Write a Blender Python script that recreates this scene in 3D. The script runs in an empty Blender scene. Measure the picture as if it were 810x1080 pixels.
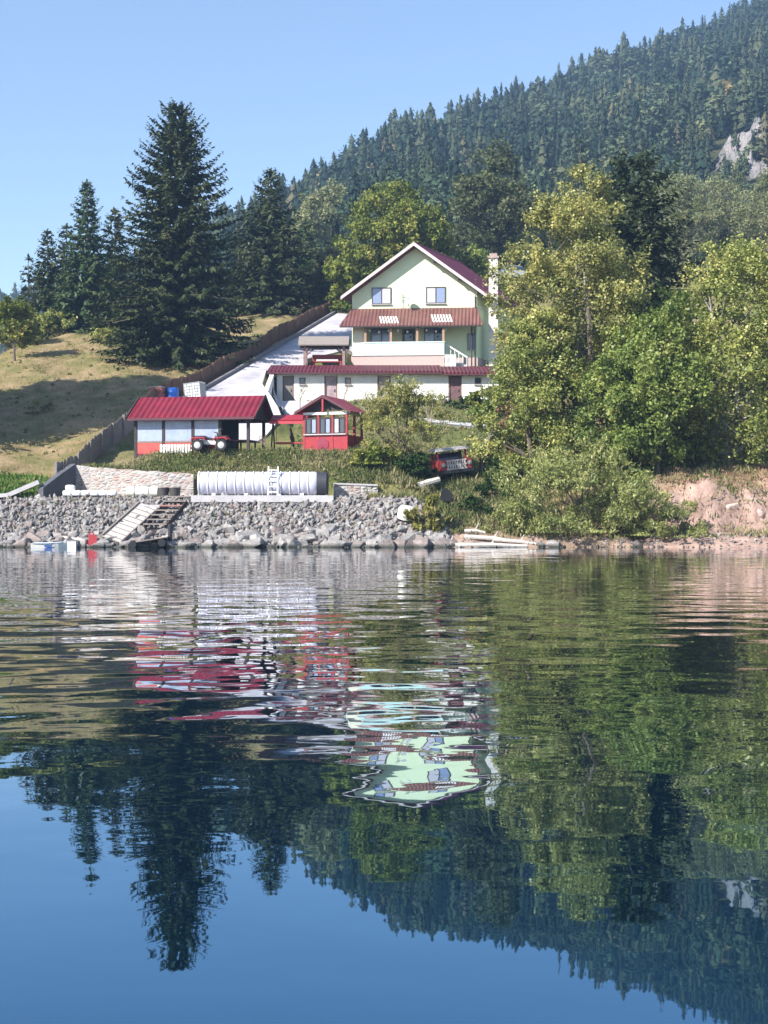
import bpy, bmesh, math, random
import numpy as np
from mathutils import Vector, Matrix, Euler

SC = bpy.context.scene
COL = SC.collection
F, CX, HY, CH = 1500.0, 405.0, 545.0, 1.5     # lens in photo pixels, centre column, horizon row, eye height
R = math.radians
rnd = random.Random(7)
nrg = np.random.default_rng(11)

def at(px, py, Y):
    return Vector(((px - CX) / F * Y, Y, CH + (HY - py) / F * Y))
def xa(px, Y):
    return (px - CX) / F * Y
def za(py, Y):
    return CH + (HY - py) / F * Y

# ------------------------------------------------------------------ terrain heights
def sstep(a, b, x):
    t = np.clip((x - a) / (b - a), 0, 1)
    return t * t * (3 - 2 * t)
RIDGE_P = [-900, -200, 0, 60, 150, 240, 300, 360, 422, 492, 562, 633, 703, 760, 810, 1000, 1700]
RIDGE_Z = [335, 332, 328, 320, 295, 250, 230, 204, 171, 148, 117, 89, 63, 41, 16, -45, -120]
RIDGE_Y = [700, 700, 700, 680, 600, 480, 450, 450, 465, 500, 535, 565, 600, 625, 640, 680, 700]
def fence_x(y):
    return np.interp(y, [60, 70, 73.6, 76.8, 86.8, 95, 100, 122, 144, 165, 400], [-19.2, -18.6, -17.75, -16.65, -15.9, -14.9, -13.3, -8.5, -3.84, 0.5, 40])
def drive_x(y):
    return np.interp(y, [86, 90, 93, 98, 102, 110, 112.4, 114, 118, 130, 144, 165], [-8.2, -7.2, -6.6, -7.6, -8.7, -8.9, -8.5, -3.3, -3.0, -2.6, 0, 6])
def H(x, y):
    x = np.asarray(x, float); y = np.asarray(y, float)
    x, y = np.broadcast_arrays(x, y)
    P = lambda v: 2.6 + .29 * (v - 74)
    shore = np.interp(y, [-300, 30, 64, 70.2, 73.4], [-7, -5, -1.6, -.06, 2.45])
    yc = np.interp(x, [-80, -36, -32, -28.5, -23.8, -13, -5, 5], [84, 105, 122, 132, 136, 147, 159, 166])
    soft = 4.5
    yy = yc - soft * np.log1p(np.exp(np.clip((yc - y) / soft, -30, 30)))
    yy = np.where(y < yc - 35, y, yy)
    left = np.where(y < 73.4, shore, np.maximum(P(yy) + .03 * np.maximum(y - yc, 0), 2.43))
    und = .10 * np.sin(x * .9 + y * .35) + .07 * np.sin(x * 1.7 - y * .8 + 1) + .16 * np.sin(x * .31 + y * .17 + 2)
    left = left + und * sstep(74, 79, y)
    yw = np.interp(x, [-19, -16.5, -9.9, 3], [77, 76.8, 75.6, 75.6])
    zt = np.interp(x, [-17, -9.9, -8, 3], [4.25, 3.55, 3.4, 3.3])
    def low(top):      # bench, bank, terrace
        a = np.where(y < 73.4, shore, 2.5)
        b = 2.5 + (zt - 2.5) * np.clip((y - yw) / .35, 0, 1)
        c = zt + (top - zt) * np.clip((y - yw - .35) / (78.3 - yw - .35), 0, 1)
        return np.where(y < yw, a, np.where(y < yw + .35, b, c))
    gp = np.interp(y, [78.3, 86, 105, 109.3, 109.9, 115.5, 117, 128, 150, 165], [5.1, 5.5, 10.0, 10.1, 13.1, 13.5, 13.9, 13.9, 26.5, 27.5])
    dp = np.where(y < 95, np.interp(y, [78.3, 86, 90, 95], [5.1, 5.5, 6.6, 8.7]), P(np.minimum(y, 150)))
    dp = np.where(y > 150, np.interp(y, [150, 165], [24.64, 27.5]), dp)
    top = np.where(y < 78.3, 5.1, 0)
    garden = np.where(y < 78.3, low(5.1), gp)
    drive = np.where(y < 78.3, low(5.1), dp)
    xd = drive_x(y)
    g = drive + (garden - drive) * sstep(xd - .1, xd + .75, x)
    fx = fence_x(y)
    edge = sstep(fx + 5, fx + .3, x) * sstep(yw + .4, yw + 1.2, y) * sstep(96, 90, y)
    g = g + (np.minimum(left, g) - g) * edge
    wl = sstep(fx - .2, fx + .12, x)
    z = left + (g - left) * wl
    r1 = np.interp(y, [-300, 30, 64, 69.7, 70.5, 72, 75, 79, 90, 110, 130, 150, 165], [-7, -5, -1.6, -.1, .25, .7, 2.0, 3.6, 6.6, 12, 18.5, 26.5, 27.5])
    r2 = np.interp(y, [-300, 30, 64, 69.4, 70.2, 72.3, 73.1, 75, 79, 90, 110, 130, 150, 165], [-7, -5, -1.6, -.06, .25, .75, 2.7, 3.5, 4.6, 7, 12, 18.5, 26.5, 27.5])
    rr = r1 + (r2 - r1) * sstep(13.2 + .6 * np.sin(y * 3), 15 + .6 * np.sin(y * 3), x)
    rr = rr + (und * .8 + .12 * np.sin(x * 3.1 + y * 2.3) * np.sin(y * 2.9 - x)) * sstep(69.5, 71, y)
    win = sstep(13, 15.5, x) * sstep(71.6, 72.5, y) * sstep(74.6, 73.3, y)
    rr = rr + win * (.30 * np.sin(x * 3.1 + 1.6 * np.sin(x * 1.3)) + .16 * np.sin(x * 6.7 + y * 2) + .12 * np.sin(x * 1.2))
    xr = np.interp(y, [70, 76, 79, 81, 84, 88, 95, 110, 165], [2.6, 2.0, 2.0, 3.2, 5.5, 7.5, 9, 11.5, 14])
    z = z + (rr - z) * sstep(xr - 1.3, xr + 1.3, x)
    # the wooded mountain
    px = CX + F * x / np.maximum(y, 1)
    Yr = np.interp(px, RIDGE_P, RIDGE_Y); pyr = np.interp(px, RIDGE_P, RIDGE_Z)
    zr = CH + (HY - pyr) / F * Yr
    st = np.interp(px, [50, 190], [430, 165]); t = (y - st) / (Yr - st)
    tt = np.clip(t, 0, 1) ** 1.12
    hill = z + (zr - z) * tt
    hill = np.where(t > 1, zr - (y - Yr) * .12, hill)
    hill = np.maximum(hill, 5)
    hill = hill + 2.5 * np.sin(x * .05 + y * .03) * sstep(170, 260, y) * np.clip(1.2 - t, 0, 1)
    return np.where(y > 165, hill, z)
def h(x, y):
    return float(H(x, y))

# ------------------------------------------------------------------ materials
MATS = {}
def newmat(name):
    m = bpy.data.materials.new(name); m.use_nodes = True
    nt = m.node_tree; nt.nodes.clear()
    out = nt.nodes.new('ShaderNodeOutputMaterial')
    MATS[name] = m
    return m, nt, out
def N(nt, t, **kw):
    n = nt.nodes.new(t)
    for k, v in kw.items(): setattr(n, k, v)
    return n
def ramp(nt, stops, interp='LINEAR'):
    n = nt.nodes.new('ShaderNodeValToRGB'); n.color_ramp.interpolation = interp
    e = n.color_ramp.elements
    while len(e) > 1: e.remove(e[0])
    e[0].position, e[0].color = stops[0][0], (*stops[0][1], 1)
    for p, c in stops[1:]:
        k = e.new(p); k.color = (*c, 1)
    return n
def mat(name, c1, c2=None, scale=6, rough=.7, bump=.0, bscale=None, metal=0, spec=.4, stretch=None, detail=5, wet=False):
    """plain weathered surface: two tones mixed by noise, with a bump"""
    if name in MATS: return MATS[name]
    m, nt, out = newmat(name)
    L = nt.links.new
    p = N(nt, 'ShaderNodeBsdfPrincipled'); L(p.outputs[0], out.inputs[0])
    p.inputs['Roughness'].default_value = rough; p.inputs['Metallic'].default_value = metal
    p.inputs['Specular IOR Level'].default_value = spec
    tc = N(nt, 'ShaderNodeTexCoord'); mp = N(nt, 'ShaderNodeMapping'); L(tc.outputs['Object'], mp.inputs[0])
    if stretch: mp.inputs['Scale'].default_value = stretch
    nz = N(nt, 'ShaderNodeTexNoise'); nz.inputs['Scale'].default_value = scale; nz.inputs['Detail'].default_value = detail
    nz.inputs['Roughness'].default_value = .65
    L(mp.outputs[0], nz.inputs['Vector'])
    c2 = c2 or tuple(v * .72 for v in c1)
    r = ramp(nt, [(.3, c2), (.68, c1)]); L(nz.outputs[0], r.inputs[0])
    if wet:      # stones stay dark and mossy where the lake laps at them
        ge = N(nt, 'ShaderNodeNewGeometry'); sz = N(nt, 'ShaderNodeSeparateXYZ'); L(ge.outputs['Position'], sz.inputs[0])
        mr = N(nt, 'ShaderNodeMapRange'); mr.inputs[1].default_value = .04; mr.inputs[2].default_value = .2; L(sz.outputs[2], mr.inputs[0])
        mw = N(nt, 'ShaderNodeMix', data_type='RGBA'); L(mr.outputs[0], mw.inputs[0]); mw.inputs[6].default_value = (.05, .052, .042, 1); L(r.outputs[0], mw.inputs[7]); L(mw.outputs[2], p.inputs['Base Color'])
    else:
        L(r.outputs[0], p.inputs['Base Color'])
    if bump:
        b = N(nt, 'ShaderNodeBump'); b.inputs['Distance'].default_value = bump
        n2 = N(nt, 'ShaderNodeTexNoise'); n2.inputs['Scale'].default_value = bscale or scale * 3; n2.inputs['Detail'].default_value = 4
        L(mp.outputs[0], n2.inputs['Vector']); L(n2.outputs[0], b.inputs['Height']); L(b.outputs[0], p.inputs['Normal'])
    return m
def leafmat(name, stops, trans=.35, objrand=False, spec=.0):
    if name in MATS: return MATS[name]
    m, nt, out = newmat(name); L = nt.links.new
    a = N(nt, 'ShaderNodeAttribute', attribute_name='var')
    val = a.outputs['Fac']
    if objrand:
        oi = N(nt, 'ShaderNodeObjectInfo'); ad = N(nt, 'ShaderNodeMath', operation='ADD'); fr = N(nt, 'ShaderNodeMath', operation='FRACT')
        L(a.outputs['Fac'], ad.inputs[0]); L(oi.outputs['Random'], ad.inputs[1]); L(ad.outputs[0], fr.inputs[0]); val = fr.outputs[0]
    r = ramp(nt, stops); L(val, r.inputs[0])
    d = N(nt, 'ShaderNodeBsdfDiffuse'); t = N(nt, 'ShaderNodeBsdfTranslucent'); mx = N(nt, 'ShaderNodeMixShader'); mx.inputs[0].default_value = trans
    L(r.outputs[0], d.inputs[0]); L(r.outputs[0], t.inputs[0]); L(d.outputs[0], mx.inputs[1]); L(t.outputs[0], mx.inputs[2])
    if spec:
        g = N(nt, 'ShaderNodeBsdfGlossy'); g.inputs['Roughness'].default_value = .45; g.inputs[0].default_value = (.9, .95, 1, 1)
        m2 = N(nt, 'ShaderNodeMixShader'); m2.inputs[0].default_value = spec
        L(mx.outputs[0], m2.inputs[1]); L(g.outputs[0], m2.inputs[2]); L(m2.outputs[0], out.inputs[0])
    else:
        L(mx.outputs[0], out.inputs[0])
    return m
def corrugated(name, c1, c2, freq, rough=.45, axis=0):
    """sheet metal with ribs running down the slope (object X repeats)"""
    m = mat(name, c1, tuple(v * .72 for v in c2), scale=.9, rough=rough, spec=.35, detail=8)
    nt = m.node_tree; L = nt.links.new
    p = [n for n in nt.nodes if n.type == 'BSDF_PRINCIPLED'][0]
    tc = [n for n in nt.nodes if n.type == 'TEX_COORD'][0]
    sx = N(nt, 'ShaderNodeSeparateXYZ'); L(tc.outputs['Object'], sx.inputs[0])
    mu = N(nt, 'ShaderNodeMath', operation='MULTIPLY'); mu.inputs[1].default_value = freq * 6.283; L(sx.outputs[axis], mu.inputs[0])
    si = N(nt, 'ShaderNodeMath', operation='SINE'); L(mu.outputs[0], si.inputs[0])
    b = N(nt, 'ShaderNodeBump'); b.inputs['Distance'].default_value = .03; L(si.outputs[0], b.inputs['Height']); L(b.outputs[0], p.inputs['Normal'])
    return m
def glassmat(name, c, rough=.08):
    if name in MATS: return MATS[name]
    m, nt, out = newmat(name)
    p = N(nt, 'ShaderNodeBsdfPrincipled'); nt.links.new(p.outputs[0], out.inputs[0])
    p.inputs['Base Color'].default_value = (*c, 1); p.inputs['Roughness'].default_value = rough; p.inputs['Specular IOR Level'].default_value = .8
    return m

# ------------------------------------------------------------------ mesh helpers
class MB:
    def __init__(s): s.v, s.f, s.m = [], [], []
    def add(s, vs, fs, mi=0):
        o = len(s.v); s.v += [tuple(v) for v in vs]; s.f += [tuple(i + o for i in f) for f in fs]; s.m += [mi] * len(fs); return s
    def box(s, a, b, mi=0, M=None):
        x0, y0, z0 = a; x1, y1, z1 = b
        vs = [Vector(p) for p in ((x0,y0,z0),(x1,y0,z0),(x1,y1,z0),(x0,y1,z0),(x0,y0,z1),(x1,y0,z1),(x1,y1,z1),(x0,y1,z1))]
        if M is not None: vs = [M @ v for v in vs]
        return s.add(vs, [(0,3,2,1),(4,5,6,7),(0,1,5,4),(1,2,6,5),(2,3,7,6),(3,0,4,7)], mi)
    def bar(s, p, q, w, t, mi=0, up=(0,0,1)):
        """rectangular bar from p to q"""
        p, q = Vector(p), Vector(q); d = (q - p); L = d.length
        if L < 1e-6: return s
        d.normalize(); u = Vector(up)
        if abs(d.dot(u)) > .98: u = Vector((0,1,0))
        a = d.cross(u).normalized(); b = a.cross(d).normalized()
        vs = [p + a*i*w/2 + b*j*t/2 for i, j in ((-1,-1),(1,-1),(1,1),(-1,1))] + [q + a*i*w/2 + b*j*t/2 for i, j in ((-1,-1),(1,-1),(1,1),(-1,1))]
        return s.add(vs, [(0,3,2,1),(4,5,6,7),(0,1,5,4),(1,2,6,5),(2,3,7,6),(3,0,4,7)], mi)
    def tube(s, pts, rad, seg=8, mi=0, caps=True):
        pts = [Vector(p) for p in pts]
        if not hasattr(rad, '__len__'): rad = [rad] * len(pts)
        o = len(s.v); n = len(pts)
        a = None
        for i, p in enumerate(pts):
            d = (pts[min(i+1,n-1)] - pts[max(i-1,0)]).normalized()
            if a is None:
                a = d.orthogonal().normalized()
            a = (a - d * a.dot(d)); a = a.normalized() if a.length > 1e-6 else d.orthogonal().normalized()
            b = d.cross(a)
            for k in range(seg):
                t = 2 * math.pi * k / seg
                s.v.append(tuple(p + (a * math.cos(t) + b * math.sin(t)) * rad[i]))
        fs = []
        for i in range(n - 1):
            for k in range(seg):
                k2 = (k + 1) % seg
                fs.append((o + i*seg + k, o + i*seg + k2, o + (i+1)*seg + k2, o + (i+1)*seg + k))
        if caps:
            fs.append(tuple(o + k for k in reversed(range(seg)))); fs.append(tuple(o + (n-1)*seg + k for k in range(seg)))
        s.f += fs; s.m += [mi] * len(fs); return s
    def prism(s, poly, axis, a, b, mi=0):
        """extrude a 2-D polygon along axis ('x': poly is (y,z); 'y': poly is (x,z); 'z': (x,y))"""
        mk = {'x': lambda p, t: (t, p[0], p[1]), 'y': lambda p, t: (p[0], t, p[1]), 'z': lambda p, t: (p[0], p[1], t)}[axis]
        n = len(poly)
        vs = [mk(p, a) for p in poly] + [mk(p, b) for p in poly]
        fs = [tuple(range(n))[::-1], tuple(range(n, 2*n))] + [(i, (i+1) % n, n + (i+1) % n, n + i) for i in range(n)]
        return s.add(vs, fs, mi)
    def disc_lathe(s, prof, seg=20, mi=0, M=None):
        """lathe profile [(r,z)] about local z, closed at both ends"""
        o = len(s.v)
        for r_, z_ in prof:
            for k in range(seg):
                t = 2 * math.pi * k / seg
                v = Vector((r_ * math.cos(t), r_ * math.sin(t), z_))
                if M is not None: v = M @ v
                s.v.append(tuple(v))
        fs = []
        n = len(prof)
        for i in range(n - 1):
            for k in range(seg):
                k2 = (k + 1) % seg
                fs.append((o+i*seg+k, o+i*seg+k2, o+(i+1)*seg+k2, o+(i+1)*seg+k))
        fs.append(tuple(o + k for k in reversed(range(seg)))); fs.append(tuple(o + (n-1)*seg + k for k in range(seg)))
        s.f += fs; s.m += [mi] * len(fs); return s
    def build(s, name, mats, parent=None, smooth=False):
        me = bpy.data.meshes.new(name); me.from_pydata(s.v, [], s.f); me.update()
        bm = bmesh.new(); bm.from_mesh(me); bmesh.ops.recalc_face_normals(bm, faces=bm.faces); bm.to_mesh(me); bm.free()
        if not isinstance(mats, (list, tuple)): mats = [mats]
        for m in mats: me.materials.append(m)
        me.polygons.foreach_set('material_index', s.m)
        if smooth:
            me.polygons.foreach_set('use_smooth', [True] * len(s.f))
            try: me.set_sharp_from_angle(angle=R(35))
            except Exception: pass
        o = bpy.data.objects.new(name, me); COL.objects.link(o)
        if parent: o.parent = parent
        return o
def npmesh(name, V, Fq, m, var=None, smooth=False, link=True, parent=None):
    """mesh from numpy arrays: V (n,3), Fq (k,3|4), var per face"""
    V = np.ascontiguousarray(V, dtype=np.float32); Fq = np.ascontiguousarray(Fq, dtype=np.int32)
    me = bpy.data.meshes.new(name); k, w = Fq.shape
    me.vertices.add(len(V)); me.vertices.foreach_set('co', V.ravel())
    me.loops.add(k * w); me.loops.foreach_set('vertex_index', Fq.ravel())
    me.polygons.add(k); me.polygons.foreach_set('loop_start', np.arange(0, k * w, w, dtype=np.int32))
    try: me.polygons.foreach_set('loop_total', np.full(k, w, dtype=np.int32))
    except Exception: pass
    if smooth: me.polygons.foreach_set('use_smooth', np.ones(k, bool))
    if var is not None:
        at_ = me.attributes.new('var', 'FLOAT', 'FACE'); at_.data.foreach_set('value', np.asarray(var, np.float32))
    me.update(calc_edges=True); me.validate()
    for mm in (m if isinstance(m, (list, tuple)) else [m]): me.materials.append(mm)
    if not link: return me
    o = bpy.data.objects.new(name, me); COL.objects.link(o)
    if parent: o.parent = parent
    return o
def tag(o, label, cat, group=None):
    o['label'] = label; o['category'] = cat
    if group: o['group'] = group
    return o
def thing(name, label, cat, loc=(0,0,0), rz=0, group=None, rot=None):
    o = bpy.data.objects.new(name, None); COL.objects.link(o)
    o.location = loc; o.rotation_euler = rot if rot else (0, 0, rz); o.empty_display_size = .3
    return tag(o, label, cat, group)
def struct(o, kind='structure'):
    o['kind'] = kind; return o
def dup(root, loc=None, rz=None, label=None, group=None):
    r = root.copy(); COL.objects.link(r)
    if loc is not None: r.location = loc
    if rz is not None: r.rotation_euler = (0, 0, rz)
    if label: r['label'] = label
    if group: r['group'] = group
    for ch in list(root.children):
        c = ch.copy(); COL.objects.link(c); c.parent = r
        for g in list(ch.children):
            d = g.copy(); COL.objects.link(d); d.parent = c
    return r
def rough_box(mb_fn): pass

# ------------------------------------------------------------------ foliage generators
def orient_quads(C, Nrm, size, asp=1.0, tan=None, rng=nrg):
    """diamond leaf quads at centres C with normals Nrm"""
    n = len(C)
    Nrm = Nrm / (np.linalg.norm(Nrm, axis=1, keepdims=True) + 1e-9)
    if tan is None: tan = rng.normal(size=(n, 3))
    T = tan - Nrm * np.sum(tan * Nrm, axis=1, keepdims=True)
    T = T / (np.linalg.norm(T, axis=1, keepdims=True) + 1e-9)
    B = np.cross(Nrm, T)
    s = np.asarray(size).reshape(-1, 1) * np.ones((n, 1))
    a = np.asarray(asp).reshape(-1, 1) * np.ones((n, 1))
    V = np.stack([C - T * s * .5, C + B * s * .5 / a - T * s * .05, C + T * s * .5, C - B * s * .5 / a - T * s * .05], axis=1).reshape(-1, 3)
    Fq = np.arange(4 * n).reshape(-1, 4)
    return V, Fq
def unit(n, rng):
    v = rng.normal(size=(n, 3)); return v / np.linalg.norm(v, axis=1, keepdims=True)

def broadleaf(name, label, loc, height, radius, z0, nclump, nleaf, leaf, lm, bark, seed, group=None, cat='tree', squash=1.0,
              trunk_r=None, stems=1, clump=None, upright=0.0, topbias=0.0, lean=0.0, shape='round', rx=None):
    """tree or shrub with trunk, limbs and a crown of separate leaf clumps; z0 = height where the crown starts"""
    rng = np.random.default_rng(seed)
    t = thing(name, label, cat, loc, 0, group)
    trunk_r = trunk_r or height * .016
    ch = height - z0; cz = z0 + ch * .5
    # clump centres
    C = []
    while len(C) < nclump:
        p = rng.uniform(-1, 1, 3); rr = np.linalg.norm(p)
        if rr > 1 or rr < .32 * rng.random() ** .5: continue
        ux, uy, uz = p
        if shape == 'round':
            w = 1.0
        elif shape == 'egg':                    # widest low
            w = np.interp(uz, [-1, -.4, .3, 1], [.75, 1.1, .92, .45])
        elif shape == 'dome':
            w = np.interp(uz, [-1, -.6, .2, 1], [1.05, 1.12, 1.0, .6])
        else:                                   # tall narrow
            w = np.interp(uz, [-1, -.2, .5, 1], [.7, 1.05, .9, .35])
        C.append((ux * radius * w * (rx or 1), uy * radius * w, cz + uz * ch * .5))
    C = np.array(C)
    # irregular outline
    ph = rng.uniform(0, 6.28, 4)
    ang = np.arctan2(C[:, 1], C[:, 0])
    C[:, :2] *= (1 + .16 * np.sin(3 * ang + ph[0] + C[:, 2] * 2 / max(radius, 1)) + .1 * np.sin(5 * ang + ph[1]))[:, None]
    if lean: C[:, 0] += lean * (C[:, 2] / height)
    cs = (clump or radius * .30) * rng.uniform(.55, 1.25, nclump)
    # wood
    mb = MB()
    bases = []
    for k in range(stems):
        a = 6.28 * k / stems + rng.random()
        off = .0 if stems == 1 else trunk_r * 2.2
        top = np.array([math.cos(a), math.sin(a), 0]) * (0 if stems == 1 else radius * .35)
        pts = []
        for i in range(7):
            f = i / 6
            q = np.array([math.cos(a) * off, math.sin(a) * off, -.15]) * (1 - f) + np.array([0, 0, height * .86 * f]) + top * f ** 1.3
            q[:2] += rng.normal(size=2) * trunk_r * .8 * (0 < i < 6)
            q[0] += lean * f
            pts.append(q)
        mb.tube(pts, [trunk_r * (1.25 - .2 * (i > 0)) * (1 - .82 * i / 6) for i in range(7)], 7)
        bases.append(np.array(pts))
    order = rng.permutation(nclump)[:min(nclump, 46)]
    for i in order:
        b = bases[i % stems]
        zt_ = max(z0 * .55, C[i, 2] - .55 * np.linalg.norm(C[i, :2]) - .05 * height)
        zz = b[:, 2]
        p0 = np.array([np.interp(zt_, zz, b[:, 0]), np.interp(zt_, zz, b[:, 1]), min(zt_, zz[-1])])
        d = C[i] - p0
        mid = p0 + d * .5 + np.array([0, 0, -.06 * np.linalg.norm(d)]) + rng.normal(size=3) * .06 * np.linalg.norm(d)
        r0 = trunk_r * .42 * (1 - .7 * zt_ / height)
        mb.tube([p0, mid, C[i]], [r0, r0 * .6, r0 * .18], 5)
        for _ in range(2):
            e = C[i] + rng.normal(size=3) * cs[i] * .8
            mb.tube([mid * .4 + C[i] * .6, e], [r0 * .35, r0 * .08], 4)
    tk = mb.build('trunk', bark, t, smooth=True)
    # leaves: clumps of small tufts
    per = rng.multinomial(nleaf, cs ** 2 / np.sum(cs ** 2))
    P, Nn, var = [], [], []
    for i in range(nclump):
        n = per[i]
        if n == 0: continue
        nt_ = max(3, n // 24)
        tc = C[i] + unit(nt_, rng) * cs[i] * rng.uniform(.35, 1.05, (nt_, 1)) * np.array([1, 1, .75 * squash])
        k = rng.integers(0, nt_, n)
        q = tc[k] + rng.normal(size=(n, 3)) * cs[i] * .17
        P.append(q)
        out = (q - C[i]) / cs[i]
        Nn.append(out * .5 + rng.normal(size=(n, 3)) * .7 + np.array([0, 0, .55]))
        tv = np.clip(rng.normal(.5, .14, nt_)[k] + rng.normal(0, .1, n) + rng.normal(0, .12), 0, 1)
        var.append(tv)
    P = np.concatenate(P); Nn = np.concatenate(Nn); var = np.concatenate(var)
    P[:, 2] = np.maximum(P[:, 2], .05)
    tan = rng.normal(size=P.shape)
    if upright: tan = tan * (1 - upright) + np.array([0, 0, 1.6]) * upright + np.stack([P[:, 0], P[:, 1], 0 * P[:, 0]], 1) / radius * upright
    V, Fq = orient_quads(P, Nn, leaf * rng.uniform(.6, 1.4, len(P)), 1.5 if not upright else 3.2, tan, rng)
    npmesh('crown', V, Fq, lm, var, parent=t)
    return t

def conifer_arrays(height, radius, z0, whorls, per, twigs, rng, tl=.5, droop=.25, power=.85):
    """needle sprays of a spruce as quads; returns V, F, var"""
    Cs, Ts, Ns, Sz, vr = [], [], [], [], []
    wood = []
    for w in range(whorls):
        f = (w + rng.uniform(-.3, .3)) / whorls
        f = min(max(f, 0), .995)
        z = z0 + (height - z0) * f
        L = radius * (1 - f) ** power * rng.uniform(.8, 1.12) + .12
        nb = max(4, int(per * (1 - .55 * f)))
        a0 = rng.uniform(0, 6.28)
        for b in range(nb):
            a = a0 + 6.28 * b / nb + rng.normal(0, .22)
            l = L * rng.uniform(.76, 1.03)
            d = np.array([math.cos(a), math.sin(a), 0])
            side = np.array([-d[1], d[0], 0])
            rise = .12 + .75 * f ** 2
            k = max(5, int(twigs * (.25 + .75 * l / radius)))
            s = (np.arange(k) + rng.random(k)) / k
            s = .12 + .88 * s ** .8
            zc = l * (rise * s - (droop + .35 * (1 - f)) * s ** 1.6 + .28 * s ** 4)
            c = d * (l * s)[:, None]; c[:, 2] += zc + z
            sg = np.where(rng.random(k) < .5, -1, 1)
            wl = tl * (1.15 - .75 * s) * rng.uniform(.6, 1.3, k) * (.45 + .55 * min(1, l / radius * 1.5))
            t = side * sg[:, None] * rng.uniform(.3, 1.0, (k, 1)) + d * rng.uniform(.3, .9, (k, 1)) + np.array([0, 0, -1]) * rng.uniform(.1, 1.45, (k, 1)) * (1 - .75 * f)
            t /= np.linalg.norm(t, axis=1, keepdims=True)
            Cs.append(c + t * wl[:, None] * .4); Ts.append(t); Sz.append(wl)
            Ns.append(rng.normal(size=(k, 3)) * .5 + np.array([0, 0, 1.0]) + d * .5)
            vr.append(np.clip(rng.normal(.45, .16) + rng.normal(0, .1, k) + .2 * (s - .5), 0, 1))
            if rng.random() < .5:
                wood.append((np.array([0, 0, z]), np.array([d[0] * l * .85, d[1] * l * .85, z + float(np.interp(.85, s, zc))]), l))
    # leader
    k = 14
    zz = np.linspace(height * .955, height * 1.0, k)
    c = np.stack([rng.normal(0, .04, k), rng.normal(0, .04, k), zz], 1)
    t = unit(k, rng) * .6 + np.array([0, 0, .8]); Cs.append(c); Ts.append(t); Sz.append(np.full(k, tl * .5)); Ns.append(rng.normal(size=(k, 3))); vr.append(np.full(k, .5))
    C = np.concatenate(Cs); T = np.concatenate(Ts); S = np.concatenate(Sz); Nn = np.concatenate(Ns); var = np.concatenate(vr)
    V, Fq = orient_quads(C, Nn, S, 2.6, T, rng)
    return V, Fq, var, wood
def spruce(name, label, loc, height, radius, seed, lm, bark, z0=.6, whorls=34, per=13, twigs=26, tl=.75, group=None, droop=.25, power=.85):
    rng = np.random.default_rng(seed)
    t = thing(name, label, 'tree', loc, rng.uniform(0, 6), group)
    V, Fq, var, wood = conifer_arrays(height, radius, z0, whorls, per, twigs, rng, tl, droop, power)
    mb = MB(); mb.tube([(0, 0, -.3), (0, 0, height * .3), (.03, 0, height * .7), (0, 0, height * .985)], [height * .017, height * .013, height * .007, .015], 8)
    for a, b, l in wood[:90]:
        mb.tube([a, b], [.012 * l + .012, .008], 4)
    mb.build('trunk', bark, t, smooth=True)
    npmesh('crown', V, Fq, lm, var, parent=t)
    return t
#PART2
# ------------------------------------------------------------------ palette
bark = mat('bark', (.16, .125, .10), (.07, .055, .045), scale=14, rough=.9, bump=.02, stretch=(1, 1, .25))
birchbark = mat('pale_bark', (.42, .39, .35), (.16, .14, .12), scale=7, rough=.85, bump=.01, stretch=(1, 1, .4))
drywood = mat('dry_twigs', (.36, .30, .24), (.2, .16, .13), scale=9, rough=.9)
spruce_m = leafmat('spruce_needles', [(0, (.012, .020, .008)), (.35, (.025, .038, .014)), (.65, (.055, .072, .028)), (1, (.13, .135, .06))], .12, spec=.012)  # lightest stop paints the branch tips as sunlit
spruce_light = leafmat('spruce_needles_light', [(0, (.018, .036, .014)), (.35, (.036, .066, .024)), (.65, (.065, .10, .036)), (1, (.13, .15, .06))], .15, spec=.012)
leaf_yg = leafmat('leaves_yellow_green', [(0, (.08, .115, .028)), (.35, (.19, .225, .055)), (.6, (.32, .345, .095)), (.85, (.45, .44, .14)), (1, (.53, .47, .17))], .36, spec=.02)
leaf_birch = leafmat('leaves_thin_birch', [(0, (.09, .11, .035)), (.35, (.21, .225, .07)), (.6, (.36, .355, .115)), (.85, (.52, .47, .16)), (1, (.60, .50, .17))], .36, spec=.02)
leaf_g = leafmat('leaves_green', [(0, (.07, .115, .024)), (.35, (.15, .21, .045)), (.6, (.25, .31, .075)), (.85, (.35, .38, .11)), (1, (.43, .41, .14))], .4, spec=.02)
leaf_will = leafmat('leaves_willow', [(0, (.10, .13, .04)), (.35, (.21, .245, .075)), (.6, (.32, .345, .115)), (.85, (.43, .43, .17)), (1, (.50, .47, .22))], .38, spec=.02)
leaf_olive = leafmat('leaves_olive', [(0, (.055, .08, .018)), (.35, (.12, .155, .034)), (.6, (.20, .235, .055)), (.85, (.30, .30, .08)), (1, (.38, .34, .10))], .3)
leaf_dull = leafmat('leaves_dull', [(0, (.045, .06, .03)), (.4, (.095, .115, .055)), (.7, (.15, .165, .08)), (1, (.22, .215, .12))], .3)
leaf_grey = leafmat('leaves_grey', [(0, (.11, .13, .06)), (.4, (.21, .23, .11)), (.7, (.30, .31, .16)), (1, (.40, .38, .22))], .3)
leaf_dark = leafmat('leaves_dark_hedge', [(0, (.012, .026, .010)), (.4, (.03, .06, .018)), (.7, (.055, .095, .03)), (1, (.10, .13, .05))], .25)
weed_m = leafmat('weeds', [(0, (.055, .085, .028)), (.3, (.10, .13, .045)), (.55, (.17, .18, .075)), (.8, (.29, .25, .14)), (1, (.42, .35, .22))], .3)
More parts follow.
